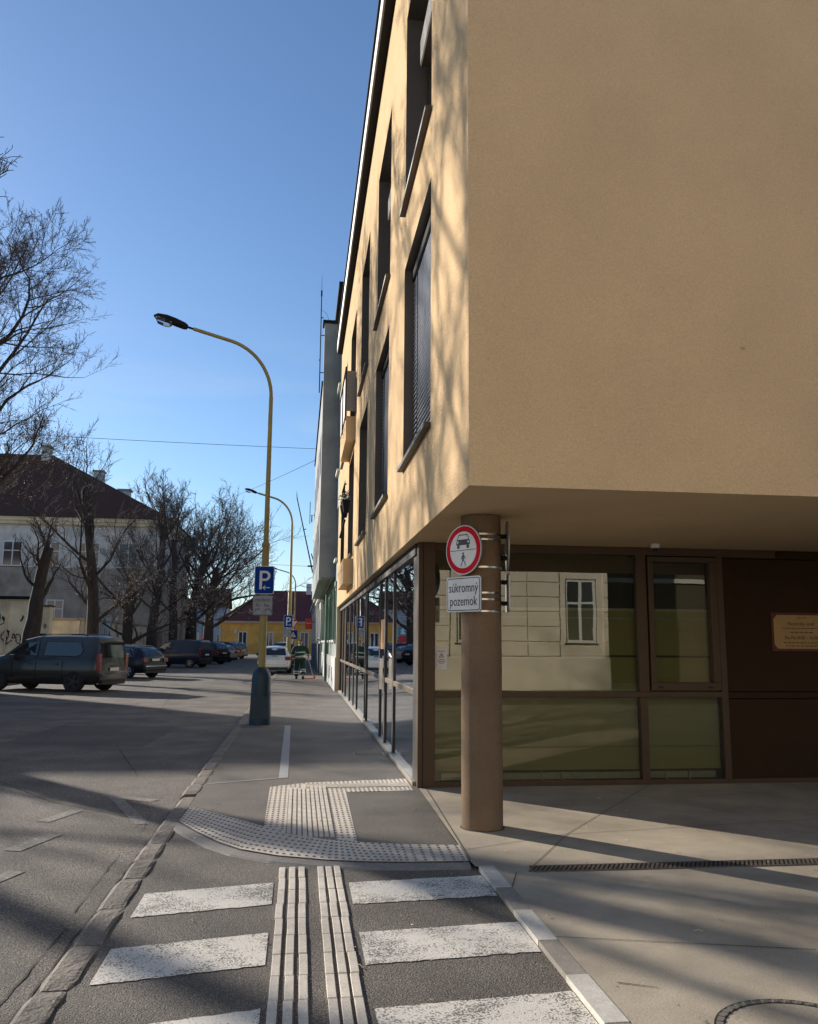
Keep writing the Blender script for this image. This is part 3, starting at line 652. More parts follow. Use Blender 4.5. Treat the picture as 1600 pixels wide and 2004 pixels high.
# ============================================================ STREET LIGHTS
def lamp(x, y, H, arm, label, base=True, r=.055, lean=.0):
    s = empty('street_light', (x, y, 0)); tag(s, label, 'street light', 'curved yellow street lights')
    if base:
        MB().lathe([(.215, -.02), (.22, .02), (.205, .45), (.19, .93), (.175, 1.03), (.13, 1.11), (.075, 1.15), (.06, 1.16)], 28).build('base', M_['bluebase'], s, True)
        MB().box(-.17, .17, -.212, -.204, .12, .55).build('base_door', M_['bluebase'], s)
    p = MB(); zc = H*.44
    p.tube([(0, 0, 0), (0, 0, zc-.02), (0, 0, zc+.02), (0, 0, H*.82)], [r*1.55, r*1.35, r, r*.78], 14)
    p.build('pole', M_['yellowpole'], s, True)
    MB().lathe([(r*1.35, zc-.06), (r*1.6, zc-.05), (r*1.6, zc+.0), (r*1.1, zc+.04)], 14).build('collar', M_['yellowpole'], s, True)
    a = MB(); pts = [(0, 0, H*.82)]; z0 = H*.82
    for k in range(1, 15):
        t = k/14; ang = t*R(73); rad = arm*.62; pts.append((-rad*(1-math.cos(ang)), 0, z0+(H*.965-z0)*math.sin(ang)/math.sin(R(73))))
    ex, ez = pts[-1][0], pts[-1][2]; pts.append((-arm*.86, 0, ez+(arm*.86+ex)*.28))
    a.tube(pts, r*.7, 10); a.build('arm', M_['yellowpole'], s, True)
    tip = Vector(pts[-1]); d = Vector((-1, 0, .28)).normalized()
    MB().tube([tip-d*.02, tip+d*.16], r*.45, 8).build('spigot', M_['black'], s, True)
    hM = Matrix.Translation(tip+d*.14) @ Matrix(((d.x, 0, -d.z*-1, 0), (0, 1, 0, 0), (d.z, 0, -d.x, 0), (0, 0, 0, 1)))
    L = .66
    h = MB(); prof = [(0, .055, .05, .06), (.07, .085, .08, .075), (.28, .12, .11, .06), (.48, .15, .12, .0), (.66, .14, .09, 0), (.74, .06, .03, 0)]
    rings = []
    for (xx, wy, up, dn) in prof:
        rings.append([hM @ Vector((xx, wy*math.cos(q), up*math.sin(q) if math.sin(q) > 0 else dn*math.sin(q))) for q in [2*math.pi*k/14 for k in range(14)]])
    for i in range(len(rings)-1):
        for k in range(14): h.face([rings[i][k], rings[i+1][k], rings[i+1][(k+1) % 14], rings[i][(k+1) % 14]])
    h.face(rings[0]); h.face(rings[-1]); h.build('lamp_head', M_['black'], s, 60)
    b = MB(); rings = []
    for (xx, wy, dn) in ((.30, .1, .03), (.35, .12, .12), (.48, .13, .145), (.62, .115, .125), (.70, .06, .03)):
        rings.append([hM @ Vector((xx, wy*math.cos(q), -dn*math.sin(q)-.002)) for q in [math.pi*k/8 for k in range(9)]])
    for i in range(len(rings)-1):
        for k in range(8): b.face([rings[i][k], rings[i+1][k], rings[i+1][k+1], rings[i][k+1]])
    b.build('lamp_glass', M_['lampglass'], s, True)
    return s
lamp(-.745, 17.72, 8.37, 1.97, 'nearest yellow street light rising from a blue base on the pavement')
lamp(-.60, 50, 10.5, 2.35, 'second yellow street light behind the white car', False, r=.085)
lamp(-.60, 100, 10.2, 2.4, 'farthest street light before the yellow house', False, r=.09)
def parking_sign(x, y, z, w, arrow, label):
    s = empty('parking_sign', (x, y, z)); tag(s, label, 'traffic sign'); Ms = frame_from((0, 0, 0), (-.12, -1, 0)); h = w*1.42
    blank_plate(off(Ms, z=-.015), rrect(w, h, w*.09), .015, M_['galv'], 'backing', s)
    blank_plate(Ms, rrect(w-.004, h-.004, w*.09), .002, M_['white'], 'rim', s); blank_plate(off(Ms, z=.002), rrect(w*.94, h*.955, w*.08), .002, M_['blue'], 'blue_field', s)
    g = MB(); Z = off(Ms, z=.004); lw = w*.13
    g.prism([(-w*.24, -h*.33), (-w*.24+lw, -h*.33), (-w*.24+lw, h*.33), (-w*.24, h*.33)], Z, .002)
    ro, ri = h*.18, h*.18-lw*.9; cx, cy = w*.05, h*.33-ro
    N = 14
    for k in range(N):
        a, b = -math.pi/2+math.pi*k/N, -math.pi/2+math.pi*(k+1)/N
        g.prism([(cx+ri*math.cos(a)*.9, cy+ri*math.sin(a)), (cx+ro*math.cos(a), cy+ro*math.sin(a)), (cx+ro*math.cos(b), cy+ro*math.sin(b)), (cx+ri*math.cos(b)*.9, cy+ri*math.sin(b))], Z, .002)
    g.prism([(-w*.24+lw, cy+ri), (cx, cy+ri), (cx, cy+ro), (-w*.24+lw, cy+ro)], Z, .0021); g.prism([(-w*.24+lw, cy-ro), (cx, cy-ro), (cx, cy-ri), (-w*.24+lw, cy-ri)], Z, .0021)
    ay = -h*.27; sgn = arrow
    g.prism([(-w*.06, ay-w*.02), (w*.3, ay-w*.02), (w*.3, ay+w*.02), (-w*.06, ay+w*.02)], Z, .002)
    tipx = -w*.08 if sgn < 0 else w*.32
    for q in (1, -1): 
        pts = [(tipx, ay), (tipx-sgn*w*.13, ay+q*w*.12), (tipx-sgn*w*.15, ay+q*w*.085), (tipx-sgn*w*.045, ay-q*w*.01)]
        g.prism(pts, Z, .0022)
    g.build('letter_and_arrow', M_['white'], s); return s
LX, LY = -.75, 17.72
parking_sign(LX, LY-.1, 2.92, .41, -1, 'blue P sign with left arrow on the nearest street light')
def resid(x, y, z, w, label, big=True):
    s = empty('resident_plate', (x, y, z)); tag(s, label, 'sign plate'); Ms = frame_from((0, 0, 0), (-.12, -1, 0)); h = w*1.0
    blank_plate(off(Ms, z=-.012), rrect(w, h, w*.07), .012, M_['galv'], 'backing', s); blank_plate(Ms, rrect(w-.004, h-.004, w*.07), .001, M_['ink'], 'border', s); blank_plate(off(Ms, z=.001), rrect(w*.94, h*.94, w*.05), .001, mat('grey_plate_face', (.34, .34, .34), .8, var=.15, scale=6, spec=.15), 'face', s)
    for i, L in enumerate(('rezidenti', 'Po - Ne', '17⁰⁰ - 7⁰⁰h')): text('lettering', L, w*.27, off(Ms, 0, h*.27-h*.28*i, .0025), M_['ink'], s, sx=.8)
    return s
resid(LX-.02, LY-.1, 2.40, .41, 'grey rezidenti hours plate under the nearest blue P sign')
parking_sign(-.66, 49.8, 2.85, .52, 1, 'blue P sign with right arrow above the white car')
resid(-.72, 49.8, 2.2, .50, 'small hours plate under the farther blue P sign')
# far signs on third pole
s = empty('yield_sign', (-.68, 99.6, 3.75)); tag(s, 'inverted red and white triangle sign on the farthest street light', 'traffic sign'); Ms = frame_from((0, 0, 0), (0, -1, 0))
blank_plate(off(Ms, z=-.02), [(-.6, .45), (0, -.6), (.6, .45)], .02, M_['red'], 'red_border', s); blank_plate(off(Ms, z=.001), [(-.42, .34), (0, -.40), (.42, .34)], .01, M_['white'], 'field', s)
s = empty('crossing_sign', (-.72, 99.6, 2.55)); tag(s, 'blue square zebra crossing sign under the triangle sign', 'traffic sign')
blank_plate(off(Ms, z=-.02), rrect(1.0, 1.0, .05), .02, M_['blue'], 'blue_plate', s); blank_plate(off(Ms, z=.001), [(-.33, -.3), (.33, -.3), (0, .34)], .01, M_['white'], 'triangle', s)
mb = MB().tube([(0, .02, .34), (0, .02, .12), (-.14, .02, -.22)], .035, 5).tube([(0, .02, .1), (.14, .02, -.22)], .035, 5)
mb = MB(); Zc = off(Ms, z=.012)
mb.prism([(-.035, .1), (.035, .1), (.035, -.08), (-.035, -.08)], Zc, .01); mb.prism([(-.03, -.08), (.02, -.08), (-.09, -.25), (-.14, -.25)], Zc, .011); mb.prism([(-.02, -.08), (.03, -.08), (.14, -.25), (.09, -.25)], Zc, .012); mb.build('walker', M_['ink'], s)

# ============================================================ NEIGHBOUR BUILDINGS ON THE RIGHT
def bld(name, label, loc=(0, 0, 0)): e = empty(name, loc); tag(e, label, 'building'); return e
def C(mb, name, m, e, smooth=False, bevel=0):
    o = mb.build(name, m, e, smooth, bevel); o.matrix_parent_inverse = Matrix.Translation((-e.location.x, -e.location.y, -e.location.z)); return o
def window(e, M, w, h, kind='cross', dep=.12, sill=True):       # M: local z outward, centred, in world coordinates
    f = MB(); b = .07*max(w, h)/1.6
    for (x0, x1, y0, y1) in ((-w/2, -w/2+b, -h/2, h/2), (w/2-b, w/2, -h/2, h/2), (-w/2+b, w/2-b, -h/2, -h/2+b), (-w/2+b, w/2-b, h/2-b, h/2)): f.box(x0, x1, y0, y1, -.02, .05, M=M)
    if kind in ('cross', 'mid'): f.box(-b/2, b/2, -h/2+b, h/2-b, -.02, .045, M=M)
    if kind == 'cross': f.box(-w/2+b, -b/2, h*.12-b*.4, h*.12+b*.4, -.02, .04, M=M).box(b/2, w/2-b, h*.12-b*.4, h*.12+b*.4, -.02, .04, M=M)
    o = C(f, 'window', M_['wframe'], e)
    g = MB().box(-w/2+b*.5, w/2-b*.5, -h/2+b*.5, h/2-b*.5, -.01, .012, M=M).build('pane', M_['dglass'], o)
    if sill: MB().box(-w/2-.06, w/2+.06, -h/2-.08, -h/2-.005, -.02, .12, M=M).build('sill', M_['sill'], o)
    return o

gb = bld('sage_building', 'pale sage green building with a tall grey bay overhanging the pavement', (1.27, 38, 0))
ops = [(a, a+1.35, 1.75, 3.55) for a in (29.9, 32.3, 34.7)]+[(37.1, 38.6, .02, 3.3)]+[(40.0+k*2.4, 41.4+k*2.4, 1.75, 3.55) for k in range(3)]
up = [(29.55, 30.9, z, z+1.9) for z in (4.6, 7.8, 11.0)]
mb = MB(); wall_x(mb, 1.272, 29.31, 47.4, 0, 14.6, ops+up, .22)
mb.face([(1.272, 29.31, 12.0), (14, 29.31, 12.0), (14, 29.31, 14.6), (1.272, 29.31, 14.6)]); mb.face([(1.272, 47.4, 0), (14, 47.4, 0), (14, 47.4, 14.6), (1.272, 47.4, 14.6)]); mb.face([(1.272, 29.31, 14.6), (14, 29.31, 14.6), (14, 47.4, 14.6), (1.272, 47.4, 14.6)])
C(mb, 'wall', M_['green'], gb)
C(MB().box(1.1, 14, 29.25, 47.5, 14.6, 14.78), 'coping', M_['black'], gb)
C(MB().box(1.235, 1.27, 29.32, 47.3, 0, 1.15), 'plinth', M_['palerender'], gb)
mb = MB()
for (a, b, c, d) in ops+up:
    C(MB().box(1.45, 1.48, a, b, c, d), 'window_pane' if c > .1 else 'door', M_['dglass'] if c > .1 else M_['greentrim'], gb)
    if c > .1: C(MB().box(1.17, 1.30, a-.08, b+.08, c-.09, c), 'window_sill', M_['fascia'], gb)
for (a, b, c, d) in ops:
    mb = MB()
    if c < 4: mb.box(1.23, 1.268, a-.12, a-.005, c, d+.1); mb.box(1.23, 1.268, b+.005, b+.12, c, d+.1); mb.box(1.22, 1.268, a-.12, b+.12, d+.1, d+.26)
    C(mb, 'window_surround', M_['greentrim'], gb)
for yy in (31.7, 34.2, 36.6): C(MB().box(1.225, 1.234, yy, yy+.35, .25, .75), 'cellar_vent', M_['black'], gb)
C(MB().tube([(1.15, 36.95, 0), (1.15, 36.95, 3.8)], .06, 8), 'downpipe', M_['greentrim'], gb)
# bay
BX, B0, B1, BZ = .65, 31.2, 47.3, 4.05
mb = MB(); bo = [(a, a+1.6, z, z+1.7) for a in (32.4, 35.4, 38.4, 41.4, 44.4) for z in (5.0, 8.2)]
wall_x(mb, BX, B0, B1, BZ, 11.6, bo, .15); mb.face([(BX, B0, BZ), (1.27, B0, BZ), (1.27, B0, 13.9), (BX, B0, 13.9)]); mb.face([(BX, B1, BZ), (1.27, B1, BZ), (1.27, B1, 11.6), (BX, B1, 11.6)])
mb.box(BX, 1.27, B0+.001, B0+.5, 11.6, 13.9); mb.face([(BX, B0, 11.6), (1.27, B0, 11.6), (1.27, B1, 11.6), (BX, B1, 11.6)])
C(mb, 'bay', M_['greyrender'], gb)
C(MB().face([(BX, B0, BZ), (BX, B1, BZ), (1.27, B1, BZ), (1.27, B0, BZ)]).box(BX, BX+.09, B0, B1, BZ-.09, BZ-.002).box(1.1, 1.2, B0+.1, B1-.1, BZ-.06, BZ-.002), 'bay_soffit', M_['green'], gb)
C(MB().box(BX-.07, 1.27, B0-.06, B0+.56, 13.9, 14.02), 'bay_coping', M_['black'], gb)
C(MB().box(BX-.06, BX+.1, B0+.56, B1, 11.6, 11.75), 'bay_gutter', M_['black'], gb)
for (a, b, c, d) in bo: C(MB().box(BX+.12, BX+.14, a, b, c, d), 'bay_window', M_['dglass'], gb)
# roof aerial beside bay
a = empty('roof_aerial', (.5, B0, 11.0)); tag(a, 'tall thin aerial mast bracketed to the top of the grey bay', 'aerial')
mb = MB().tube([(0, 0, .1), (0, 0, 4.0), (0, 0, 4.2), (0, 0, 4.9)], [.022, .02, .01, .004], 6).box(-.03, .03, -.03, .03, 4.0, 4.22); mb.build('mast', M_['black'], a)
for z in (.9, 2.4): MB().tube([(0, 0, z), (.16, 0, z)], .018, 5).build('bracket', M_['black'], a)
mb = MB()
mb.tube([(0, 0, 3.1), (.1, 0, 3.12)], .02, 5); mb.tube([(-.05, 0, 1.4), (.02, 0, 1.4)], .02, 5)
mb.tube([(0, 0, 3.45), (.2, .1, 3.35), (.42, .3, 2.9), (.5, .4, 2.6)], .006, 4); mb.build('bracket', M_['black'], a)
# ornate pale building and the rest of the right side
ob = bld('ornate_building', 'pale ornate building with moulded cornice beyond the grey bay', (1.15, 60, 0))
mb = MB().box(1.15, 14, 47.6, 72, 0, 10.2); C(mb, 'wall', M_['palerender'], ob)
C(MB().box(.95, 14, 47.6, 72, 10.2, 10.5).box(.85, 1.15, 47.6, 72, 4.2, 4.35).box(.98, 1.15, 47.6, 72, 4.0, 4.2), 'cornice', M_['palerender'], ob)
C(MB().box(1.05, 1.148, 47.62, 72, 0, 1.6), 'plinth', mat('dark_blue_plinth', (.07, .085, .11), .8, var=.1), ob)
for k in range(7):
    yy = 49.2+k*3.4
    for z in (2.7, 6.1, 8.7): window(ob, frame_from((1.14, yy, z), (-1, 0, 0)), 1.1, 1.7, 'cross')
    C(MB().box(1.0, 1.148, yy+1.5, yy+1.75, 1.6, 4.0), 'pilaster', M_['palerender'], ob)
rb = bld('corner_house', 'distant pale corner house beyond the ornate building', (1.6, 82, 0))
C(MB().box(1.6, 14, 72.2, 96, 0, 7.0), 'wall', M_['cream'], rb); C(MB().box(1.4, 14, 72.2, 96.2, 7.0, 7.25), 'eaves', M_['tile'], rb)
mb = MB(); mb.face([(1.4, 72.2, 7.25), (1.4, 96.2, 7.25), (7.5, 96.2, 11), (7.5, 72.2, 11)]); mb.face([(14, 72.2, 7.25), (14, 96.2, 7.25), (7.5, 96.2, 11), (7.5, 72.2, 11)]); C(mb, 'roof', M_['tile'], rb)
for k in range(5): window(rb, frame_from((1.59, 74.5+4*k, 2.6), (-1, 0, 0)), 1.1, 1.6)
r = empty('red_sign_box', (.62, 58, 2.9)); tag(r, 'bright red square sign box projecting from the ornate building', 'sign')
MB().box(-.24, .24, -.08, .08, -.36, .36).build('box', mat('red_box', (.75, .05, .03), .5), r); MB().box(.24, .5, -.03, .03, .1, .15).build('bracket', M_['black'], r)
MB().box(-.18, .18, -.086, -.081, .02, .06).build('mark', M_['white'], r)
f = empty('tilted_mast', (.78, 57, 6.3)); tag(f, 'long thin dark mast leaning out from the ornate building', 'mast')
MB().tube([(0, 0, 0), (-.12, 0, .55), (-1.18, -.4, 5.0), (-1.22, -.42, 5.5)], [.045, .045, .035, .01], 6).build('pole', M_['black'], f)
MB().box(-.35, .22, -.08, .08, .40, .50).tube([(.2, 0, .3), (-.12, 0, 1.3)], .04, 5).tube([(-.7, -.2, 2.9), (-.5, -.2, 2.95)], .03, 5).tube([(0, 0, .8), (.35, 0, .95)], .03, 5).build('bracket', M_['black'], f)
f = empty('wall_aerial', (.42, 48.2, 8.4)); tag(f, 'short thin aerial rod on the roof edge beyond the bay', 'aerial')
MB().tube([(0, 0, 0), (0, 0, 1.3)], .02, 5).tube([(0, 0, .5), (.4, 0, .5)], .015, 4).box(.08, .14, -.03, .03, .1, .5).build('rod', M_['black'], f)
# flower box with pots on 4th bay
f = empty('hanging_planter', (1.12, 21.6, 5.0)); tag(f, 'dark hanging planters with white flowers on the tan facade', 'planter')
for dx in (0, .9): MB().lathe([(.001, 0), (.07, 0), (.13, .32), (.11, .33)], 12, (0, dx, 0)).build('pot', M_['black'], f, True)
MB().tube([(.13, -.1, .3), (-.1, 0, .35), (-.1, 1, .35), (.13, 1.1, .3)], .012, 5).tube([(.0, .6, -.1), (-.12, .6, -.6)], .03, 5).build('bracket', M_['black'], f)
rnd = random.Random(4); mb = MB(); wm = MB()
for k in range(120):
    p = Vector((rnd.gauss(-.02, .07), rnd.uniform(-.1, 1.0), .34+abs(rnd.gauss(0, .12)))); q = mb if rnd.random() < .7 else wm
    u = Vector((rnd.uniform(-1, 1), rnd.uniform(-1, 1), rnd.uniform(-1, 1))).normalized()*.04; v_ = u.orthogonal().normalized()*.03; q.face([p+u, p+v_, p-u, p-v_])
mb.build('foliage', mat('planter_leaf', (.05, .08, .04), .8), f); wm.build('flowers', M_['white'], f)

# ============================================================ YELLOW HOUSE AND FAR BACKGROUND
yh = bld('yellow_house', 'single storey yellow house with dark red hipped roof at the street end', (-4, 126, 0))
x0, x1, y0, y1, ze, zr = -11.6, 16, 126, 140, 4.4, 9.6
C(MB().box(x0, x1, y0, y1, -.1, ze), 'wall', M_['yellow'], yh)
C(MB().box(x0-.25, x1+.2, y0-.4, y1+.3, ze, ze+.3), 'gutter', mat('pale_gutter', (.5, .42, .3), .6), yh)
rx = -5.6; ym = (y0+y1)/2; e0 = (x0-.5, y0-.6, ze+.3); e1 = (x1+.5, y0-.6, ze+.3); e2 = (x1+.5, y1+.6, ze+.3); e3 = (x0-.5, y1+.6, ze+.3)
mb = MB().face([e0, e1, (x1-6, ym, zr), (rx, ym, zr)]).face([e1, e2, (x1-6, ym, zr)]).face([e2, e3, (rx, ym, zr), (x1-6, ym, zr)]).face([e3, e0, (rx, ym, zr)])
ro = C(mb, 'roof', M_['tilered'], yh)
MB().box(.9, 1.7, ym-1, ym-.3, zr-.6, zr+1.1).build('chimney', M_['palerender'], ro)
for xx in (-8.2, -4.4, -1.7, .75): window(yh, frame_from((xx, y0-.02, 2.0), (0, -1, 0)), 1.25, 2.3, 'mid', sill=False)
C(MB().tube([(x0-.1, y0-.3, ze), (x0+.2, y0-.1, ze-.7), (x0+.2, y0-.1, 0)], .09, 6), 'downpipe', M_['galv'], yh)
C(MB().box(-9.4, -9.1, y0-.3, y0-.02, 2.9, 3.4), 'wall_lamp', M_['palerender'], yh)
def simple_house(name, label, x0, x1, y0, y1, ze, zr, wm, rm, nw, rows):
    e = bld(name, label, ((x0+x1)/2, y0, 0)); C(MB().box(x0, x1, y0, y1, -.2, ze), 'wall', wm, e); ym = (y0+y1)/2
    mb = MB().face([(x0-.5, y0-.5, ze), (x1+.5, y0-.5, ze), (x1+.5, ym, zr), (x0-.5, ym, zr)]).face([(x0-.5, y1+.5, ze), (x1+.5, y1+.5, ze), (x1+.5, ym, zr), (x0-.5, ym, zr)]).face([(x0, y0, ze), (x0, y1, ze), (x0, ym, zr)]).face([(x1, y0, ze), (x1, y1, ze), (x1, ym, zr)])
    C(mb, 'roof', rm, e)
    for k in range(nw):
        for z in rows: window(e, frame_from((x0+(x1-x0)*(k+.5)/nw, y0-.02, z), (0, -1, 0)), 1.3, 1.8)
    return e
simple_house('town_house', 'far pale town house at the end of the square', -44, -27, 205, 220, 8.5, 12, mat('far_cream', (.5, .43, .36), .9), M_['tilered'], 6, (2.2, 5.8))
simple_house('town_house', 'far taller grey house beside the pale town house', -26.5, -18, 212, 224, 10, 15, mat('far_grey', (.42, .42, .44), .9), M_['tile'], 3, (2.4, 6.4))
simple_house('town_house', 'low far house partly behind the tree trunks', -60, -45, 198, 214, 7, 10, mat('far_tan', (.45, .38, .28), .9), M_['tilered'], 5, (2.2, 5))
s = empty('shop_light_panel', (-20.3, 190, 4.4)); tag(s, 'small white and red shop panel far beside the yellow house', 'sign')
MB().box(-1, 1, -.1, .1, -.9, .9).build('panel', mat('teal_panel', (.05, .25, .25), .5), s); MB().box(-.9, .9, -.12, -.1, -2.6, -1.0).build('red_panel', mat('red_panel', (.5, .03, .04), .5), s); MB().prism([(-.6, -.7), (.6, -.7), (.15, 0), (.5, 0), (0, .7), (-.5, 0), (-.15, 0)], frame_from((0, -.11, 0), (0, -1, 0)), .03).build('arrow', M_['white'], s)
MB().box(-.1, .1, -.08, .08, -4.4, -2.6).build('post', M_['galv'], s)

# ============================================================ SCHOOL (long hipped building, left)
sb = bld('school_building', 'long grey two storey building with brown hipped roof behind the trees', (-13, 80, 0))
X0, X1, Y0, Y1, ZE, ZR = -70, -12.6, 80, 96, 12.7, 20.4
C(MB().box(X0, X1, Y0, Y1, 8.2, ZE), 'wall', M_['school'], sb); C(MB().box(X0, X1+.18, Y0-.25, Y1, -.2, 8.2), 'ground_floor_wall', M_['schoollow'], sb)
C(MB().box(X0, X1+.35, Y0-.4, Y1+.3, ZE-.55, ZE-.25).box(X0, X1+.5, Y0-.6, Y1+.5, ZE-.25, ZE+.1), 'cornice', M_['cream'], sb)
e0 = (X0, Y0-.8, ZE+.1); e1 = (X1+.7, Y0-.8, ZE+.1); e2 = (X1+.7, Y1+.8, ZE+.1); e3 = (X0, Y1+.8, ZE+.1); rx = -25.5; ym = 88
ro = C(MB().face([e0, e1, (rx, ym, ZR), (X0, ym, ZR)]).face([e1, e2, (rx, ym, ZR)]).face([e2, e3, (X0, ym, ZR), (rx, ym, ZR)]), 'roof', M_['tile'], sb)
for (xx, yy, zb, zt, wd) in ((-26.0, 87.6, 19.4, 21.0, .8), (-20.6, 87, 16.5, 18.5, .9), (-18.4, 89, 15.0, 17.0, 1.1), (-30, 86, 17, 18.2, .6)):
    ch = MB().box(xx-wd/2, xx+wd/2, yy-.5, yy+.5, zb, zt).build('chimney', M_['palerender'], ro); MB().box(xx-wd*.62, xx+wd*.62, yy-.62, yy+.62, zt, zt+.2).build('chimney_cap', M_['schoollow'], ch)
for px_ in (-36, -32.7, -29.4, -26.1, -22.8, -19.3, -15.9):
    window(sb, frame_from((px_, Y0-.01, 9.45), (0, -1, 0)), 1.7, 2.3)
for yy in (83, 88, 93): window(sb, frame_from((X1+.01, yy, 9.6), (1, 0, 0)), 1.5, 2.2)
for px_ in (-30, -26, -22): window(sb, frame_from((px_, Y0-.26, 4.2), (0, -1, 0)), 1.5, 2.2)
# billboard frame on annex side
b = empty('framed_board', (-28.3, 79.2, 6.9)); tag(b, 'white board in a dark frame on the grey wall above the graffiti annex', 'board')
MB().box(-1.3, 1.2, -.1, .1, -.95, .9).build('frame', M_['black'], b); MB().box(-1.1, 1.0, -.14, -.1, -.75, .7).build('panel', M_['white'], b)
g = MB()
for k in range(4): g.box(-.9, .8-.12*k, -.15, -.14, .36-.27*k, .46-.27*k)
g.build('print', M_['ink'], b)
# annexes with graffiti
an = bld('graffiti_annex', 'low cream annex with black graffiti and sloping roof behind the grey van', (-17, 46, 0))
C(MB().box(-30, -14.0, 46, 46.9, -.1, 3.75), 'wall', mat('annex_cream', (.85, .71, .48), .9, var=.08, scale=2, stain=.2), an); C(MB().box(-30, -13.9, 45.8, 47, 3.75, 3.9), 'roof_edge', M_['black'], an)
C(MB().box(-13.98, -13.0, 46.3, 46.9, -.1, 3.4), 'side_wall', M_['cream'], an); C(MB().box(-13.97, -12.95, 46.2, 47, 3.4, 3.47), 'side_roof_edge', M_['black'], an)
C(MB().tube([(-15.0, 45.9, 0), (-15.0, 45.9, 3.7)], .045, 6), 'downpipe', M_['cream'], an); C(MB().box(-13.6, -13.1, 46.27, 46.3, 1.0, 2.0), 'small_window', M_['black'], an)
def graffiti(parent, x0, x1, z0, z1, yy, n, seed, w=.03, name='graffiti'):
    g = MB(); rnd = random.Random(seed)
    for k in range(n):
        cx = x0+(x1-x0)*(k+.5)/n+rnd.uniform(-.1, .1); cz = rnd.uniform(z0+.3, z1-.3); p = []
        a = rnd.uniform(0, 6); r1 = rnd.uniform(.12, .4)
        for i in range(16):
            a += rnd.uniform(.3, .9)*rnd.choice((1, 1, 1, -1)); rr = r1*rnd.uniform(.4, 1.1); p.append((cx+rr*math.cos(a)*.7, yy-.012, cz+rr*math.sin(a)*1.2))
        q = []
        for i in range(len(p)-1):
            for t in (0, .33, .66): q.append(tuple(p[i][j]+(p[i+1][j]-p[i][j])*t for j in range(3)))
        sm = [tuple(sum(q[min(max(i+d, 0), len(q)-1)][j] for d in (-2, -1, 0, 1, 2))/5 for j in range(3)) for i in range(len(q))]
        for i in range(len(sm)-1):
            u = Vector(sm[i]); v_ = Vector(sm[i+1]); t = (v_-u)
            if t.length < 1e-4: continue
            t.normalize(); nn = Vector((-t.z, 0, t.x))*w*rnd.uniform(.4, 1); g.face([u-nn, v_-nn, v_+nn, u+nn])
    return C(g, name, M_['graffiti'], parent)
graffiti(an, -17.9, -14.2, 1.1, 3.2, 46, 19, 5, .04); graffiti(an, -13.9, -13.1, 1.2, 3.2, 46.3, 3, 9, .028, 'side_graffiti')
gw = empty('garden_wall', (-13.6, 55, 0)); tag(gw, 'cream boundary wall with graffiti running behind the tree trunks', 'wall')
mb = MB().box(-13.7, -13.5, 55.5, 118, -.1, 2.9).box(-20, -13.7, 55.3, 55.5, -.1, 2.9); C(mb, 'wall', M_['cream'], gw)
mb = MB()
for k in range(20): mb.box(-13.5, -13.44, 56+3.1*k, 56.3+3.1*k, -.1, 2.95)
C(mb, 'pilasters', M_['palerender'], gw); C(MB().box(-13.78, -13.42, 55.3, 118, 2.9, 3.05).box(-20, -13.78, 55.2, 55.6, 2.9, 3.05), 'coping', M_['schoollow'], gw)
C(MB().box(-13.495, -13.43, 60, 63, -.1, 3.3), 'gate', mat('blue_grey_gate', (.45, .5, .55), .6), gw)
g2 = MB(); rnd = random.Random(6)
for k in range(26):
    y = 57+k*1.1+rnd.uniform(-.3, .3); z = rnd.uniform(.6, 2.2); p = [( -13.43, y+rnd.uniform(-.4, .4), z+rnd.uniform(-.5, .5)) for _ in range(7)]
    for u, v_ in zip(p, p[1:]): g2.tube([u, v_], .02, 3)
C(g2, 'graffiti', M_['graffiti'], gw)
# left block outside the frame: casts the long shadow over the road and shows in the shop glass
lb = bld('left_block', 'tall plain block across the verge on the left', (-30, 34, 0))
C(MB().box(-44, -26, 33.5, 46.4, 0, 11.9).box(-33, -26.002, 40.6, 46.2, 11.9, 14.5), 'wall', M_['school'], lb); C(MB().face([(-26, 33.2, 11.9), (-26, 46.6, 11.9), (-35, 42, 16), (-35, 36, 16)]).face([(-26, 33.2, 11.9), (-44, 33.2, 11.9), (-35, 36, 16)]).face([(-26, 46.6, 11.9), (-44, 46.6, 11.9), (-35, 42, 16)]), 'roof', M_['tile'], lb)
# classical building behind the camera, mirrored in the front glass
cb_ = bld('classical_building', 'cream rusticated classical building facing the corner across the side street', (5, -10.5, 0))
ops = []
for k in range(6):
    xx = -10.3+k*4.15
    for (z0, z1) in ((1.7, 4.1), (6.2, 8.8)): ops.append((xx-.6, xx+.6, z0, z1))
mb = MB(); xs = sorted({-18, 11.5, *[o[0] for o in ops], *[o[1] for o in ops]}); zs = sorted({0, 12, *[o[2] for o in ops], *[o[3] for o in ops]}); YB = -10.5
for a, b in zip(xs, xs[1:]):
    for c, d in zip(zs, zs[1:]):
        if any(o[0] <= a and b <= o[1] and o[2] <= c and d <= o[3] for o in ops): continue
        mb.face([(a, YB, c), (b, YB, c), (b, YB, d), (a, YB, d)])
mb.face([(-18, YB, 12), (11.5, YB, 12), (11.5, YB-10, 12), (-18, YB-10, 12)]); mb.face([(-18, YB, 0), (-18, YB-10, 0), (-18, YB-10, 12), (-18, YB, 12)]); mb.face([(11.5, YB, 0), (11.5, YB-10, 0), (11.5, YB-10, 12), (11.5, YB, 12)])
C(mb, 'wall', M_['classic'], cb_)
rus = MB(); z = 1.2; row = 0
while z < 5.0:
    segs = []; 
    for k in range(7):
        a = -18 if k == 0 else -10.3+(k-1)*4.15+.85; b = 11.5 if k == 6 else -10.3+k*4.15-.85
        n = max(1, round((b-a)/1.2)); wdt = (b-a)/n
        for i in range(n): rus.box(a+i*wdt+.02, a+(i+1)*wdt-.02, YB+.001, YB+.06, z+.02, z+.52)
    z += .55; row += 1
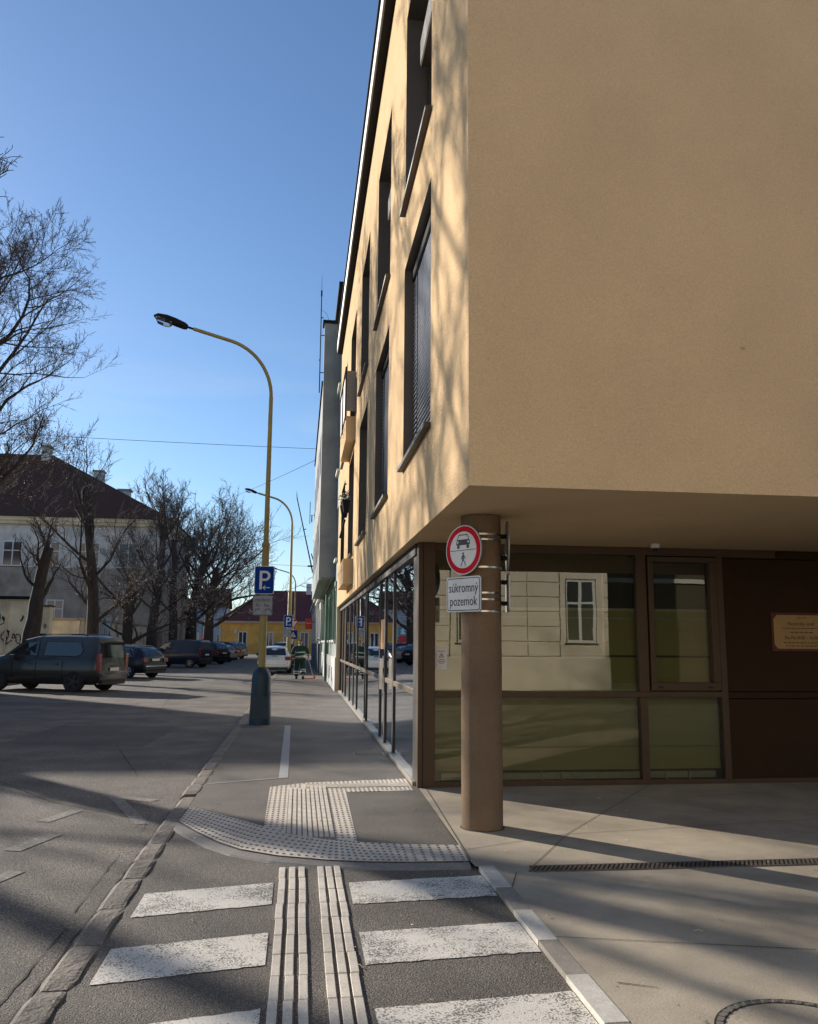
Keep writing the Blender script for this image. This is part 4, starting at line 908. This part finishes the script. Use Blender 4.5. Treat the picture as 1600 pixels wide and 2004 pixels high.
rus.box(-18, 11.5, YB+.001, YB+.1, 0, 1.15); rus.box(-18, 11.5, YB+.001, YB+.16, 5.1, 5.35)
C(rus, 'rustication', M_['classic'], cb_)
C(MB().box(-18.3, 11.5, YB+.001, YB+.5, 11.5, 12), 'cornice', M_['classic'], cb_)
for o in ops:
    window(cb_, frame_from(((o[0]+o[1])/2, YB-.12, (o[2]+o[3])/2), (0, 1, 0)), 1.2, o[3]-o[2])
db = bld('reflection_block', 'unseen dark brown block added to darken the right of the glass reflection', (20, -16, 0))  # unseen block added so the front glass reflection darkens to the right
C(MB().box(11.55, 34, -28, -16, 0, 10), 'wall', mat('reflection_dark', (.085, .07, .045), .9, var=.15), db); C(MB().box(11.55, 34, -16, -15.85, 4.4, 4.6), 'string_course', M_['palerender'], db)
for k in range(5): window(db, frame_from((13+4*k, -15.98, 6.6), (0, 1, 0)), 1.2, 1.8)
sheet('side_street', [(-30, -9), (30, -9), (30, -3), (-30, -3)], .004, M_['road'])

# ============================================================ BARE TREES
def rot_about(v, ax, a): return Matrix.Rotation(a, 3, ax) @ v
def tree(x, y, H, r0, seed, label, limbs=None, spread=1.0, lean=(0, 0), depth=5, density=1.0, leaves=0, first=.25, group='bare street trees', minr=.007, trunk_top=.55, leafz=None, leafcen=None):
    rnd = random.Random(seed); e = empty('bare_tree', (x, y, -.03)); tag(e, label, 'tree', group)
    tr, tw = MB(), MB(); tips = []
    def branch(p, d, L, r, lv):
        n = 6 if lv <= 1 else (5 if lv == 2 else 3); pts = [p]; dd = d.copy(); rad = [r]
        kinks = .16 if lv <= 1 else .22
        for i in range(n):
            dd = (dd+Vector((rnd.gauss(0, kinks), rnd.gauss(0, kinks), rnd.gauss(0, kinks*.7)+(.06 if lv < 4 else .03)))).normalized()
            pts.append(pts[-1]+dd*L/n); rad.append(max(r*(1-.72*(i+1)/n), minr*.8))
        (tr if lv <= 1 else tw).tube(pts, rad, 8 if lv == 0 else (6 if lv == 1 else (4 if lv == 2 else 3)), cap=False)
        if lv >= depth: tips.append(pts[-1]); tips.append(pts[-2]); return
        nc = {0: 0, 1: 8, 2: 6, 3: 5, 4: 4}.get(lv, 3)
        nc = max(2, int(nc*density+rnd.random()*.8))
        for c in range(nc):
            t = .18+.8*(c+rnd.random()*.7)/nc; f = min(t*n, n-1e-3); i = int(f); q = pts[i].lerp(pts[i+1], f-i); base = (pts[i+1]-pts[i]).normalized()
            ax = base.orthogonal().normalized(); ax = rot_about(ax, base, rnd.uniform(0, 6.28)); ang = rnd.uniform(.45, .95)
            nd = rot_about(base, ax, ang); nd.z += .16; nd.normalize()
            branch(q, nd, L*rnd.uniform(.42, .62)*(1.05-.35*t)*(.9 if lv > 1 else 1), max(rad[i]*.5, minr), lv+1)
        branch(pts[-1], dd, L*.4, max(rad[-1], minr), lv+1)
    # trunk
    n = 9; pts = [Vector((0, 0, 0))]; top = H*trunk_top; rad = [r0*1.25]; d = Vector((lean[0], lean[1], 1)).normalized()
    for i in range(n):
        d = (d+Vector((rnd.gauss(0, .045), rnd.gauss(0, .045), .05))).normalized(); pts.append(pts[-1]+d*top/n); rad.append(r0*(1-.5*(i+1)/n)*rnd.uniform(.93, 1.08))
    tr.tube(pts, rad, 12, cap=True)
    nl = limbs or 8
    for c in range(nl):
        t = first+(1-first)*(c/(nl-1 if nl > 1 else 1)); f = min(t*n, n-1e-3); i = int(f); q = pts[i].lerp(pts[i+1], f-i)
        az = c*2.4+rnd.uniform(-.4, .4); up = .25+.75*t+rnd.uniform(-.1, .2)
        up = .38+1.15*t*t+rnd.uniform(-.1, .25); nd = Vector((math.cos(az), math.sin(az), up/spread)).normalized(); Lh = H*.26*spread*(.62+.75*math.sin(math.pi*min(1, .15+.75*t)))*rnd.uniform(.85, 1.15)*(1+.35*t)
        branch(q, nd, Lh, rad[i]*rnd.uniform(.26, .42), 1)
    T = tr.build('trunk', M_['bark'], e, True); CR = tw.build('crown', M_['twig'], e)
    if leaves:
        lf = MB(); cand = [p for p in tips if (leafz is None or leafz[0] < p.z < leafz[1])]
        if cand:
            clus = [rnd.choice(cand) for _ in range(max(3, leaves//14))]
            for k in range(leaves):
                b = rnd.choice(clus) if rnd.random() < .7 else rnd.choice(cand)
                p = b+Vector((rnd.gauss(0, .28), rnd.gauss(0, .28), rnd.gauss(-.05, .2))); s_ = rnd.uniform(.02, .042)*(1 if y < 35 else 1.0+(y-35)*.012)
                u = Vector((rnd.gauss(0, 1), rnd.gauss(0, 1), rnd.gauss(0, 1))).normalized()*s_; v_ = u.orthogonal().normalized()*s_*.7; lf.face([p+u, p+v_, p-u, p-v_])
            lf.build('dead_leaves', M_['leaf'], e)
    return e
tree(-12.45, 29.5, 15.6, .38, 21, 'tallest bare tree at the left edge, its crown cut by the frame', limbs=20, spread=.82, first=.36, leaves=2200, leafz=(4, 12), trunk_top=.85, minr=.0065, depth=5, density=.98)
tree(-12.2, 40.0, 6.6, .42, 22, 'dead broken tree trunk with thin sprouts behind the grey van', limbs=5, spread=.8, lean=(.1, 0), depth=4, first=.55, trunk_top=.9, density=.7, minr=.009)
tree(-11.3, 49.0, 12.8, .36, 33, 'lopped tree with stubby top arms behind the van roof', limbs=10, spread=.8, first=.25, depth=4, leaves=600, leafz=(2, 8), trunk_top=.8, minr=.010, density=.75)
tree(-11.6, 59.5, 10.0, .42, 24, 'thin bare tree beside the blue-grey gate', limbs=8, spread=1.0, leaves=1300, leafz=(2, 7), depth=4, minr=.011, density=.8)
tree(-11.3, 68.0, 15.0, .42, 25, 'tall forked bare tree above the dark estate car', limbs=11, spread=.8, leaves=1200, leafz=(2, 7), trunk_top=.75, first=.3, depth=4, minr=.014, density=.95)
tree(-11.2, 78.0, 14.4, .42, 26, 'bare tree in front of the navy van', limbs=10, spread=.85, leaves=1000, leafz=(2, 7), trunk_top=.75, first=.3, depth=4, minr=.015, density=.95)
tree(-11.4, 92.0, 15.6, .62, 27, 'broad bare tree with a leaning trunk over the parked cars', limbs=15, spread=1.2, lean=(.05, 0), depth=4, minr=.017, density=1.0, first=.32, trunk_top=.72)
tree(-10.8, 103.0, 16.0, .7, 28, 'broadest bare tree closest to the yellow house', limbs=17, spread=1.4, depth=4, leaves=200, leafz=(3, 9), minr=.018, density=1.0, first=.3, trunk_top=.66)
# tree outside the frame whose shadow falls on the facade, pavement and road
tree(-12.0, 20.3, 15.8, .32, 41, 'bare tree on the verge nearest the corner building', limbs=15, spread=.88, depth=4, minr=.013, density=1.0, trunk_top=.82, first=.42)
tree(-19.5, 25.0, 15.0, .3, 52, 'unseen bare tree added deeper in the left verge for softer shadows', limbs=9, spread=1.0, depth=4, minr=.010, density=.7, trunk_top=.8, first=.4)  # unseen, added so softer branch shadows fall on the foreground

# ============================================================ VEHICLES
def car(loc, ang, label, paint, kind='estate', cat='car', plate=True, rear_lit=True, fine=True):
    S = {'mpv': dict(L=4.75, W=.91, zb=1.08, top=[(0, .72), (.02, .98), (.04, 1.12), (.09, 1.60), (.15, 1.80), (.35, 1.87), (1.4, 1.89), (2.5, 1.87), (3.0, 1.76), (3.45, 1.45), (3.76, 1.23), (4.2, 1.14), (4.55, 1.02), (4.72, .78), (4.75, .5)], roofw=.75, wh=.345, ax=(.92, 3.92), front=3.76, sw=[[(.72, 1.26), (.66, 1.40), (.78, 1.66), (2.12, 1.68), (2.16, 1.20), (.86, 1.19)], [(2.42, 1.19), (2.40, 1.68), (2.88, 1.64), (3.48, 1.27)]], rw=(1.14, 1.66), rails=True),
         'estate': dict(L=4.55, W=.88, zb=.95, top=[(0, .6), (.02, .8), (.08, .98), (.35, 1.28), (.55, 1.42), (.9, 1.46), (1.8, 1.475), (2.4, 1.44), (2.85, 1.27), (3.3, 1.02), (3.5, .96), (4.1, .86), (4.4, .74), (4.55, .5)], roofw=.60, wh=.32, ax=(.88, 3.6), front=3.3, sw=[[(.62, 1.0), (.8, 1.33), (1.35, 1.36), (1.4, .98)], [(1.48, .98), (1.45, 1.37), (2.35, 1.36), (2.9, 1.02)]], rw=(1.0, 1.36), rails=True),
         'van': dict(L=4.2, W=.88, zb=1.12, top=[(0, .7), (.02, 1.0), (.05, 1.3), (.10, 1.68), (.2, 1.8), (1.3, 1.83), (2.3, 1.80), (2.75, 1.66), (3.2, 1.3), (3.45, 1.12), (3.9, .98), (4.1, .85), (4.2, .5)], roofw=.72, wh=.31, ax=(.75, 3.4), front=3.4, sw=[[(2.1, 1.15), (2.1, 1.62), (2.7, 1.58), (3.2, 1.2)]], rw=(1.15, 1.6), rails=False),
         'suv': dict(L=4.5, W=.92, zb=1.05, top=[(0, .7), (.03, 1.0), (.12, 1.2), (.35, 1.52), (.55, 1.64), (1.2, 1.68), (2.2, 1.66), (2.7, 1.5), (3.2, 1.16), (3.5, 1.08), (4.1, .98), (4.4, .85), (4.5, .5)], roofw=.66, wh=.36, ax=(.9, 3.6), front=3.2, sw=[[(.75, 1.1), (.85, 1.5), (2.2, 1.53), (2.85, 1.14)]], rw=(1.15, 1.52), rails=True)}[kind]
    root = empty('parked_car', loc, ang); tag(root, label, cat, 'cars parked along the street')
    T = S['top']; W = S['W']
    def ztop(x):
        for (a, b) in zip(T, T[1:]):
            if a[0] <= x <= b[0]: return a[1]+(b[1]-a[1])*(x-a[0])/max(1e-6, b[0]-a[0])
        return T[-1][1]
    def plan(x):
        L = S['L']; e = min(x, L-x); return W*(1-.13*max(0, 1-e/.45)**2)
    xs = sorted(set([t[0] for t in T]+[S['L']*i/30 for i in range(31)]))
    def ring(x):
        zt = ztop(x); w_ = plan(x); zb = min(S['zb'], zt-.06); roof = max(0, min(1, (zt-S['zb']-.02)/.55)); wt = w_*(.93*(1-roof))+roof*S['roofw']*(w_/W)
        if zt < S['zb']+.02: wt = w_*.9
        zl = .24 if .25 < x < S['L']-.25 else .3
        return [(0, zl), (w_*.86, zl), (w_*.97, zl+.12), (w_, (zl+zb)/2), (w_*.985, zb-.06), (w_*.955, zb), (wt, zt-.045), (wt*.9, zt-.008), (0, zt+.018)]
    b = MB(); rings = [ring(x) for x in xs]; n = 9
    for x, rg in zip(xs, rings):
        for (yy, zz) in rg: b.v.append((x, yy, zz))
        for (yy, zz) in reversed(rg[1:-1]): b.v.append((x, -yy, zz))
    m = 2*n-2
    for i in range(len(xs)-1):
        for j in range(m): b.f.append((i*m+j, (i+1)*m+j, (i+1)*m+(j+1) % m, i*m+(j+1) % m)); b.m.append(0)
    b.f.append(tuple(range(m))); b.f.append(tuple((len(xs)-1)*m+j for j in reversed(range(m)))); b.m += [0, 0]
    body = b.build('body', paint, root, 35)
    def side(x, z, s, o=.01):
        zt = ztop(x); rg = ring(x); (w0, z0), (w1, z1) = rg[5], rg[6]; t = (z-z0)/max(1e-6, z1-z0); t = max(0, min(1, t)); return (x, s*(w0+(w1-w0)*t+o), z)
    for s in (-1, 1):
        for poly in S['sw']:
            P_ = []
            for (a, c) in zip(poly, poly[1:]+poly[:1]):
                for k in range(4): P_.append((a[0]+(c[0]-a[0])*k/4, a[1]+(c[1]-a[1])*k/4))
            cx = sum(p[0] for p in P_)/len(P_); cz = sum(p[1] for p in P_)/len(P_); g = MB()
            for i in range(len(P_)):
                p, q = P_[i], P_[(i+1) % len(P_)]; g.face([side(cx, cz, s), side(p[0], p[1], s), side(q[0], q[1], s)][::s])
            g.build('side_window', M_['carglass'], root, True)
            if fine:
                g = MB(); g.tube([side(p[0], p[1], s, .014) for p in P_]+[side(P_[0][0], P_[0][1], s, .014)], .008, 4, cap=False); g.build('window_trim', M_['chrome'] if kind == 'estate' else M_['trim'], root)
        # mirrors, door handle line
        g = MB().box(S['front']-.62, S['front']-.44, s*(W+.02) if s > 0 else -(W+.2), (W+.2) if s > 0 else -(W+.02), S['zb']-.02, S['zb']+.15); g.build('mirror', M_['trim'], root, bevel=.03)
        if fine:
            g = MB()
            for hx in (1.55, 2.55): g.box(hx, hx+.16, s*W-.012 if s > 0 else -W-.02, s*W+.02 if s > 0 else -W+.012, S['zb']-.17, S['zb']-.14)
            g.build('door_handle', M_['trim'], root)
            g = MB()
            for hx in (1.38, 2.42, 3.35): g.box(hx, hx+.008, s*W*.975-.002, s*W*.975+s*.028+.002, .45, S['zb']-.08) if s > 0 else g.box(hx, hx+.008, s*W*.975+s*.028-.002, s*W*.975+.002, .45, S['zb']-.08)
            g.build('door_gap', M_['dark'], root)
    def tailx(z):
        for (a, c) in zip(T, T[1:]):
            if min(a[1], c[1]) <= z <= max(a[1], c[1]) and a[0] < 1: return a[0]+(c[0]-a[0])*(z-a[1])/max(1e-6, c[1]-a[1])
        return 0
    z0, z1 = S['rw']; wv = S['roofw']; g = MB(); N = 6
    for i in range(N):
        za, zb_ = z0+(z1-z0)*i/N, z0+(z1-z0)*(i+1)/N; wa, wb = wv*(1.02-.1*i/N), wv*(1.02-.1*(i+1)/N); g.face([(tailx(za)-.018, wa, za), (tailx(za)-.018, -wa, za), (tailx(zb_)-.018, -wb, zb_), (tailx(zb_)-.018, wb, zb_)])
    g.build('rear_window', M_['carglass'], root, True)
    # windscreen
    xf = S['front']; g = MB(); xt = xf-.68
    zs_, ze_ = ztop(xf-.03), ztop(xt); g.face([(xf-.05, .66, ztop(xf-.05)+.02), (xf-.05, -.66, ztop(xf-.05)+.02), (xt, -S['roofw']*.88, ztop(xt)+.02), (xt, S['roofw']*.88, ztop(xt)+.02)]); g.build('windscreen', M_['carglass'], root)
    for s in (-1, 1):
        g = MB()
        if kind in ('mpv', 'van'): g.box(-.015, .12, s*.80-.07, s*.80+.07, .72, 1.28)
        else: g.box(-.025, .16, s*.72-.15, s*.72+.15, .74, .93)
        g.build('tail_light', M_['tail'], root, bevel=.02)
        MB().box(S['L']-.18, S['L']-.01, s*.62-.14, s*.62+.14, .62, .78).build('headlight', M_['chrome'], root, bevel=.02)
        if S['rails']: MB().tube([(.6, s*S['roofw']*.93, ztop(.6)+.0), (.8, s*S['roofw']*.93, ztop(.8)+.05), (2.1, s*S['roofw']*.93, ztop(2.1)+.05), (2.4, s*S['roofw']*.93, ztop(2.4)+.0)], .016, 6).build('roof_rail', M_['trim'] if kind != 'estate' else M_['galv'], root)
    MB().box(-.07, .12, -.78, .78, .36, .62).build('bumper', paint if kind != 'van' else M_['trim'], root, bevel=.04)
    MB().box(-.04, .1, -.7, .7, .24, .37).build('bumper_lower', M_['trim'], root, bevel=.02)
    if kind == 'estate': MB().box(-.079, -.07, -.76, .76, .55, .58).build('bumper_strip', M_['chrome'], root)
    if plate:
        px_ = -.032 if kind != 'estate' else -.01; pz = .70 if kind in ('mpv',) else .80
        pl_ = MB().box(px_-.01, px_, -.26, .26, pz, pz+.11).build('number_plate', M_['plate'], root)
    if fine:
        MB().tube([(tailx(z0+.06)-.03, .02, z0+.03), (tailx(z0+.1)-.035, .35, z0+.10)], .012, 4).build('wiper', M_['trim'], root)
        MB().box(ztop(0)*0-.03, .0, -.16, .16, pz+.14, pz+.17).build('boot_handle', M_['trim'], root)
    for ax in S['ax']:
        for s in (-1, 1):
            ad = MB(); ad.lathe([(S['wh']*1.17, -.012), (S['wh']*1.17, 0.004), (.001, .004)], 24, M=frame_from((ax, s*(W*.985), S['wh']+.02), (0, s, 0))); ad.build('wheel_arch', M_['dark'], root)
            wr = empty('wheel', (ax, s*(W-.06), S['wh'])); wr.parent = root
            Mw = frame_from((0, 0, 0), (0, s, 0)); r = S['wh']
            MB().lathe([(r*.66, .06), (r*.72, .085), (r*.94, .09), (r, .06), (r, -.12), (r*.66, -.12)], 28, M=Mw).build('tyre', M_['tyre'], wr, 50)
            rm_ = MB(); rm_.lathe([(r*.67, .07), (r*.62, .075), (r*.6, .03)], 28, M=Mw); rm_.lathe([(.055, .075), (.001, .08)], 12, M=Mw)
            for k in range(6 if kind == 'estate' else 5):
                Mk = Mw @ Matrix.Rotation(2*math.pi*k/(6 if kind == 'estate' else 5), 4, 'Z'); rm_.box(.04, r*.64, -.028, .028, .055, .078, M=Mk)
            rm_.lathe([(r*.64, .012), (.001, .012)], 20, mi=1, M=Mw)
            rm_.build('rim', [M_['rim'] if kind != 'mpv' else mat('dark_alloy', (.05, .05, .05), .4, metal=.6), M_['dark']], wr)
    return root
def park(wx, wy, deg, axx, W, *a, **k):      # wx, wy: ground contact of the rear-left wheel
    d = Vector((math.cos(R(deg)), math.sin(R(deg)), 0)); n = Vector((-d.y, d.x, 0)); o = Vector((wx, wy, -.065))-d*axx-n*W; car(tuple(o), R(deg), *a, **k)
park(-7.5, 30.0, 159, .92, .88, 'dark grey people carrier van angle-parked nearest on the left', M_['p_grey'], 'mpv', 'van')
park(-7.85, 41.0, 150, .88, .84, 'black estate car angle-parked right behind the grey van', M_['p_black'], 'estate')
park(-7.1, 57.5, 158, .75, .84, 'navy blue delivery van parked under the trees', M_['p_navy'], 'van', 'van')
park(-6.9, 66.5, 150, .9, .86, 'dark crossover just behind the navy van', M_['p_black'], 'suv', fine=False)
park(-6.9, 74, 150, .88, .86, 'pale silver car between two dark crossovers', M_['p_silver'], 'estate', fine=False)
park(-7.0, 82, 150, .9, .86, 'maroon car beyond the pale silver car', M_['p_red'], 'suv', fine=False)
park(-6.9, 90, 150, .9, .86, 'farthest dark grey car in the angled row', M_['p_grey'], 'suv', fine=False)
park(-10.3, 52, 155, .88, .86, 'dark car half hidden behind the black estate', M_['p_black'], 'estate', fine=False)
car((-1.28, 45.6, -.03), R(90), 'white hatchback seen from behind, parked half on the pavement', M_['p_white'], 'estate')
car((-1.05, 57.5, -.03), R(88), 'dark car parked ahead of the white hatchback', M_['p_grey'], 'suv', fine=False)

# ============================================================ STREET WORKER
def skinned(name, verts, edges, m, parent, lv=2, sm=True):
    me = bpy.data.meshes.new(name); me.from_pydata([v[:3] for v in verts], edges, []); o = bpy.data.objects.new(name, me); col.objects.link(o)
    s = o.modifiers.new('skin', 'SKIN'); s.use_smooth_shade = True
    for i, v in enumerate(verts):
        r = v[3] if isinstance(v[3], tuple) else (v[3], v[3]); me.skin_vertices[0].data[i].radius = r
    me.skin_vertices[0].data[0].use_root = True
    u = o.modifiers.new('sub', 'SUBSURF'); u.levels = lv; u.render_levels = lv
    bpy.context.view_layer.update(); dg = bpy.context.evaluated_depsgraph_get(); m2 = bpy.data.meshes.new_from_object(o.evaluated_get(dg)); bpy.data.objects.remove(o)
    m2.materials.clear(); m2.materials.append(m); o = bpy.data.objects.new(name, m2); col.objects.link(o); o.parent = parent; return o
pe = empty('person', (.06, 39.0, 0)); tag(pe, 'street worker walking away in dark green workwear with reflective bands', 'person')
skin = mat('skin', (.45, .25, .17), .6); jac = mat('dark_green_jacket', (.016, .05, .036), .85, var=.15, scale=20); trs = mat('dark_green_trousers', (.012, .035, .026), .85, var=.15); refl = mat('reflective_band', (.6, .6, .55), .4); boot = mat('black_boot', (.015, .014, .013), .7); hair = mat('dark_hair', (.02, .015, .012), .8)
# body (pelvis root), walking: left foot forward, right foot trailing
V = [(0, 0, .95, (.12, .1)), (0, .02, 1.15, (.115, .095)), (0, .06, 1.38, (.14, .1)), (0, .10, 1.50, .055), (0, .14, 1.57, .05), (0, .16, 1.66, (.075, .09)), (0, .165, 1.74, (.06, .075)),
     (-.19, .07, 1.42, .055), (-.27, .02, 1.17, .045), (-.24, .16, .97, .034), (-.235, .2, .92, (.04, .022)), (.19, .07, 1.42, .055), (.28, .05, 1.18, .045), (.30, .22, 1.02, .034), (.30, .27, .99, (.04, .022)),
     (-.1, .01, .90, .085), (-.11, .14, .52, .062), (-.11, .10, .12, .042), (-.11, .18, .05, .042), (-.115, .27, .04, .03),
     (.1, .0, .90, .085), (.11, .0, .50, .062), (.12, -.28, .20, .042), (.12, -.27, .11, .042), (.12, -.18, .05, .03)]
E_ = [(0, 1), (1, 2), (2, 3), (3, 4), (4, 5), (5, 6), (2, 7), (7, 8), (8, 9), (9, 10), (2, 11), (11, 12), (12, 13), (13, 14), (0, 15), (15, 16), (16, 17), (17, 18), (18, 19), (0, 20), (20, 21), (21, 22), (22, 23), (23, 24)]
for (h, s) in ((10, -1), (14, 1)):
    hx, hy, hz = V[h][:3]
    for f_ in range(4):
        k = len(V); ox = (f_-1.5)*.019; L_ = (.052, .06, .056, .044)[f_]
        V += [(hx+ox, hy+.02, hz-.02, .010), (hx+ox, hy+.035, hz-.02-L_*.6, .0085), (hx+ox, hy+.02, hz-.03-L_, .008)]; E_ += [(h, k), (k, k+1), (k+1, k+2)]
    k = len(V); V += [(hx-s*.04, hy+.01, hz-.01, .010), (hx-s*.045, hy+.035, hz-.04, .009)]; E_ += [(h, k), (k, k+1)]
skinned('body', V, E_, skin, pe)
JV = [(0, 0, .93, (.165, .13)), (0, .02, 1.12, (.155, .125)), (0, .06, 1.36, (.185, .13)), (0, .10, 1.49, (.08, .075)), (-.2, .07, 1.41, .085), (-.275, .02, 1.17, .068), (-.24, .15, .985, .055), (.2, .07, 1.41, .085), (.285, .05, 1.18, .068), (.295, .2, 1.04, .055)]
skinned('jacket', JV, [(0, 1), (1, 2), (2, 3), (2, 4), (4, 5), (5, 6), (2, 7), (7, 8), (8, 9)], jac, pe)
TV = [(0, 0, .93, (.14, .12)), (-.1, .01, .86, .12), (-.112, .14, .52, .095), (-.112, .10, .10, .082), (.1, .0, .86, .12), (.112, 0, .50, .095), (.122, -.27, .17, .08)]
skinned('trousers', TV, [(0, 1), (1, 2), (2, 3), (0, 4), (4, 5), (5, 6)], trs, pe)
skinned('boot', [(-.11, .09, .13, .055), (-.11, .13, .045, .05), (-.115, .26, .04, .045)], [(0, 1), (1, 2)], boot, pe); skinned('boot', [(.12, -.27, .17, .055), (.12, -.27, .08, .05), (.12, -.17, .035, .045)], [(0, 1), (1, 2)], boot, pe)
def band(z, y, rx, ry, h=.05, tilt=0): 
    mb = MB(); N = 28; k = 0
    for zz in (z, z+h):
        for j in range(N): a = 2*math.pi*j/N; mb.v.append((rx*math.cos(a), y+ry*math.sin(a), zz+tilt*math.cos(a)))
    for j in range(N): mb.f.append((j, (j+1) % N, N+(j+1) % N, N+j)); mb.m.append(0)
    return mb
band(1.18, .03, .172, .142, tilt=.015).build('reflective_band', refl, pe, True); band(1.0, .01, .172, .14, tilt=.015).build('reflective_band', refl, pe, True)
for (cx_, cy_, z_, q) in ((-.11, .11, .24, .10), (-.11, .11, .33, .10), (.118, -.19, .30, .098), (.116, -.14, .38, .098)):
    o = band(0, 0, q, q, .045).build('reflective_band', refl, pe, True); o.location = (cx_, cy_, z_)
    if cx_ > 0: o.rotation_euler = (R(-32), 0, 0)
for (ax_, ay_, az_) in ((-.262, .07, 1.09), (.288, .1, 1.12)): o = band(0, 0, .07, .072, .04).build('reflective_band', refl, pe, True); o.location = (ax_, ay_, az_); o.rotation_euler = (R(30), 0, 0)
skinned('hair', [(0, .15, 1.69, (.082, .088)), (0, .16, 1.76, (.068, .08))], [(0, 1)], hair, pe)
for s_ in (-1, 1): MB().lathe([(.012, -.006), (.022, 0), (.01, .006)], 8, M=frame_from((s_*.082, .17, 1.66), (s_, 0, 0))).build('ear', skin, pe, True)
pe.scale = (1.28, 1.15, 1.0)
br = empty('broom', (.42, 39.25, 0)); tag(br, 'red litter scoop with thin handle held by the street worker', 'tool')
MB().tube([(0, .02, .98), (.28, .3, .06)], .013, 6).build('handle', M_['galv'], br); MB().box(-.16, .36, .24, .34, .0, .03).box(.30, .36, .26, .34, .0, .12).build('scoop', M_['red'], br)

# ============================================================ OVERHEAD CABLES
def cable(a, b, sag, r, label):
    p = []
    for k in range(21): t = k/20; p.append((a[0]+(b[0]-a[0])*t, a[1]+(b[1]-a[1])*t, a[2]+(b[2]-a[2])*t-sag*4*t*(1-t)))
    tag(MB().tube(p, r, 5).build('overhead_cable', M_['black']), label, 'cable', 'overhead cables over the street')
cable((-30, 38, 11.2), (.68, 45, 12.1), .15, .012, 'near horizontal cable crossing the sky above the trees')
cable((-9, 96, 17.5), (.7, 46.8, 11.9), .1, .016, 'cable rising from the tree crowns to the grey bay roof')
cable((-9, 96, 10.8), (.8, 60, 7.0), .1, .014, 'lowest thin cable behind the nearest P sign')
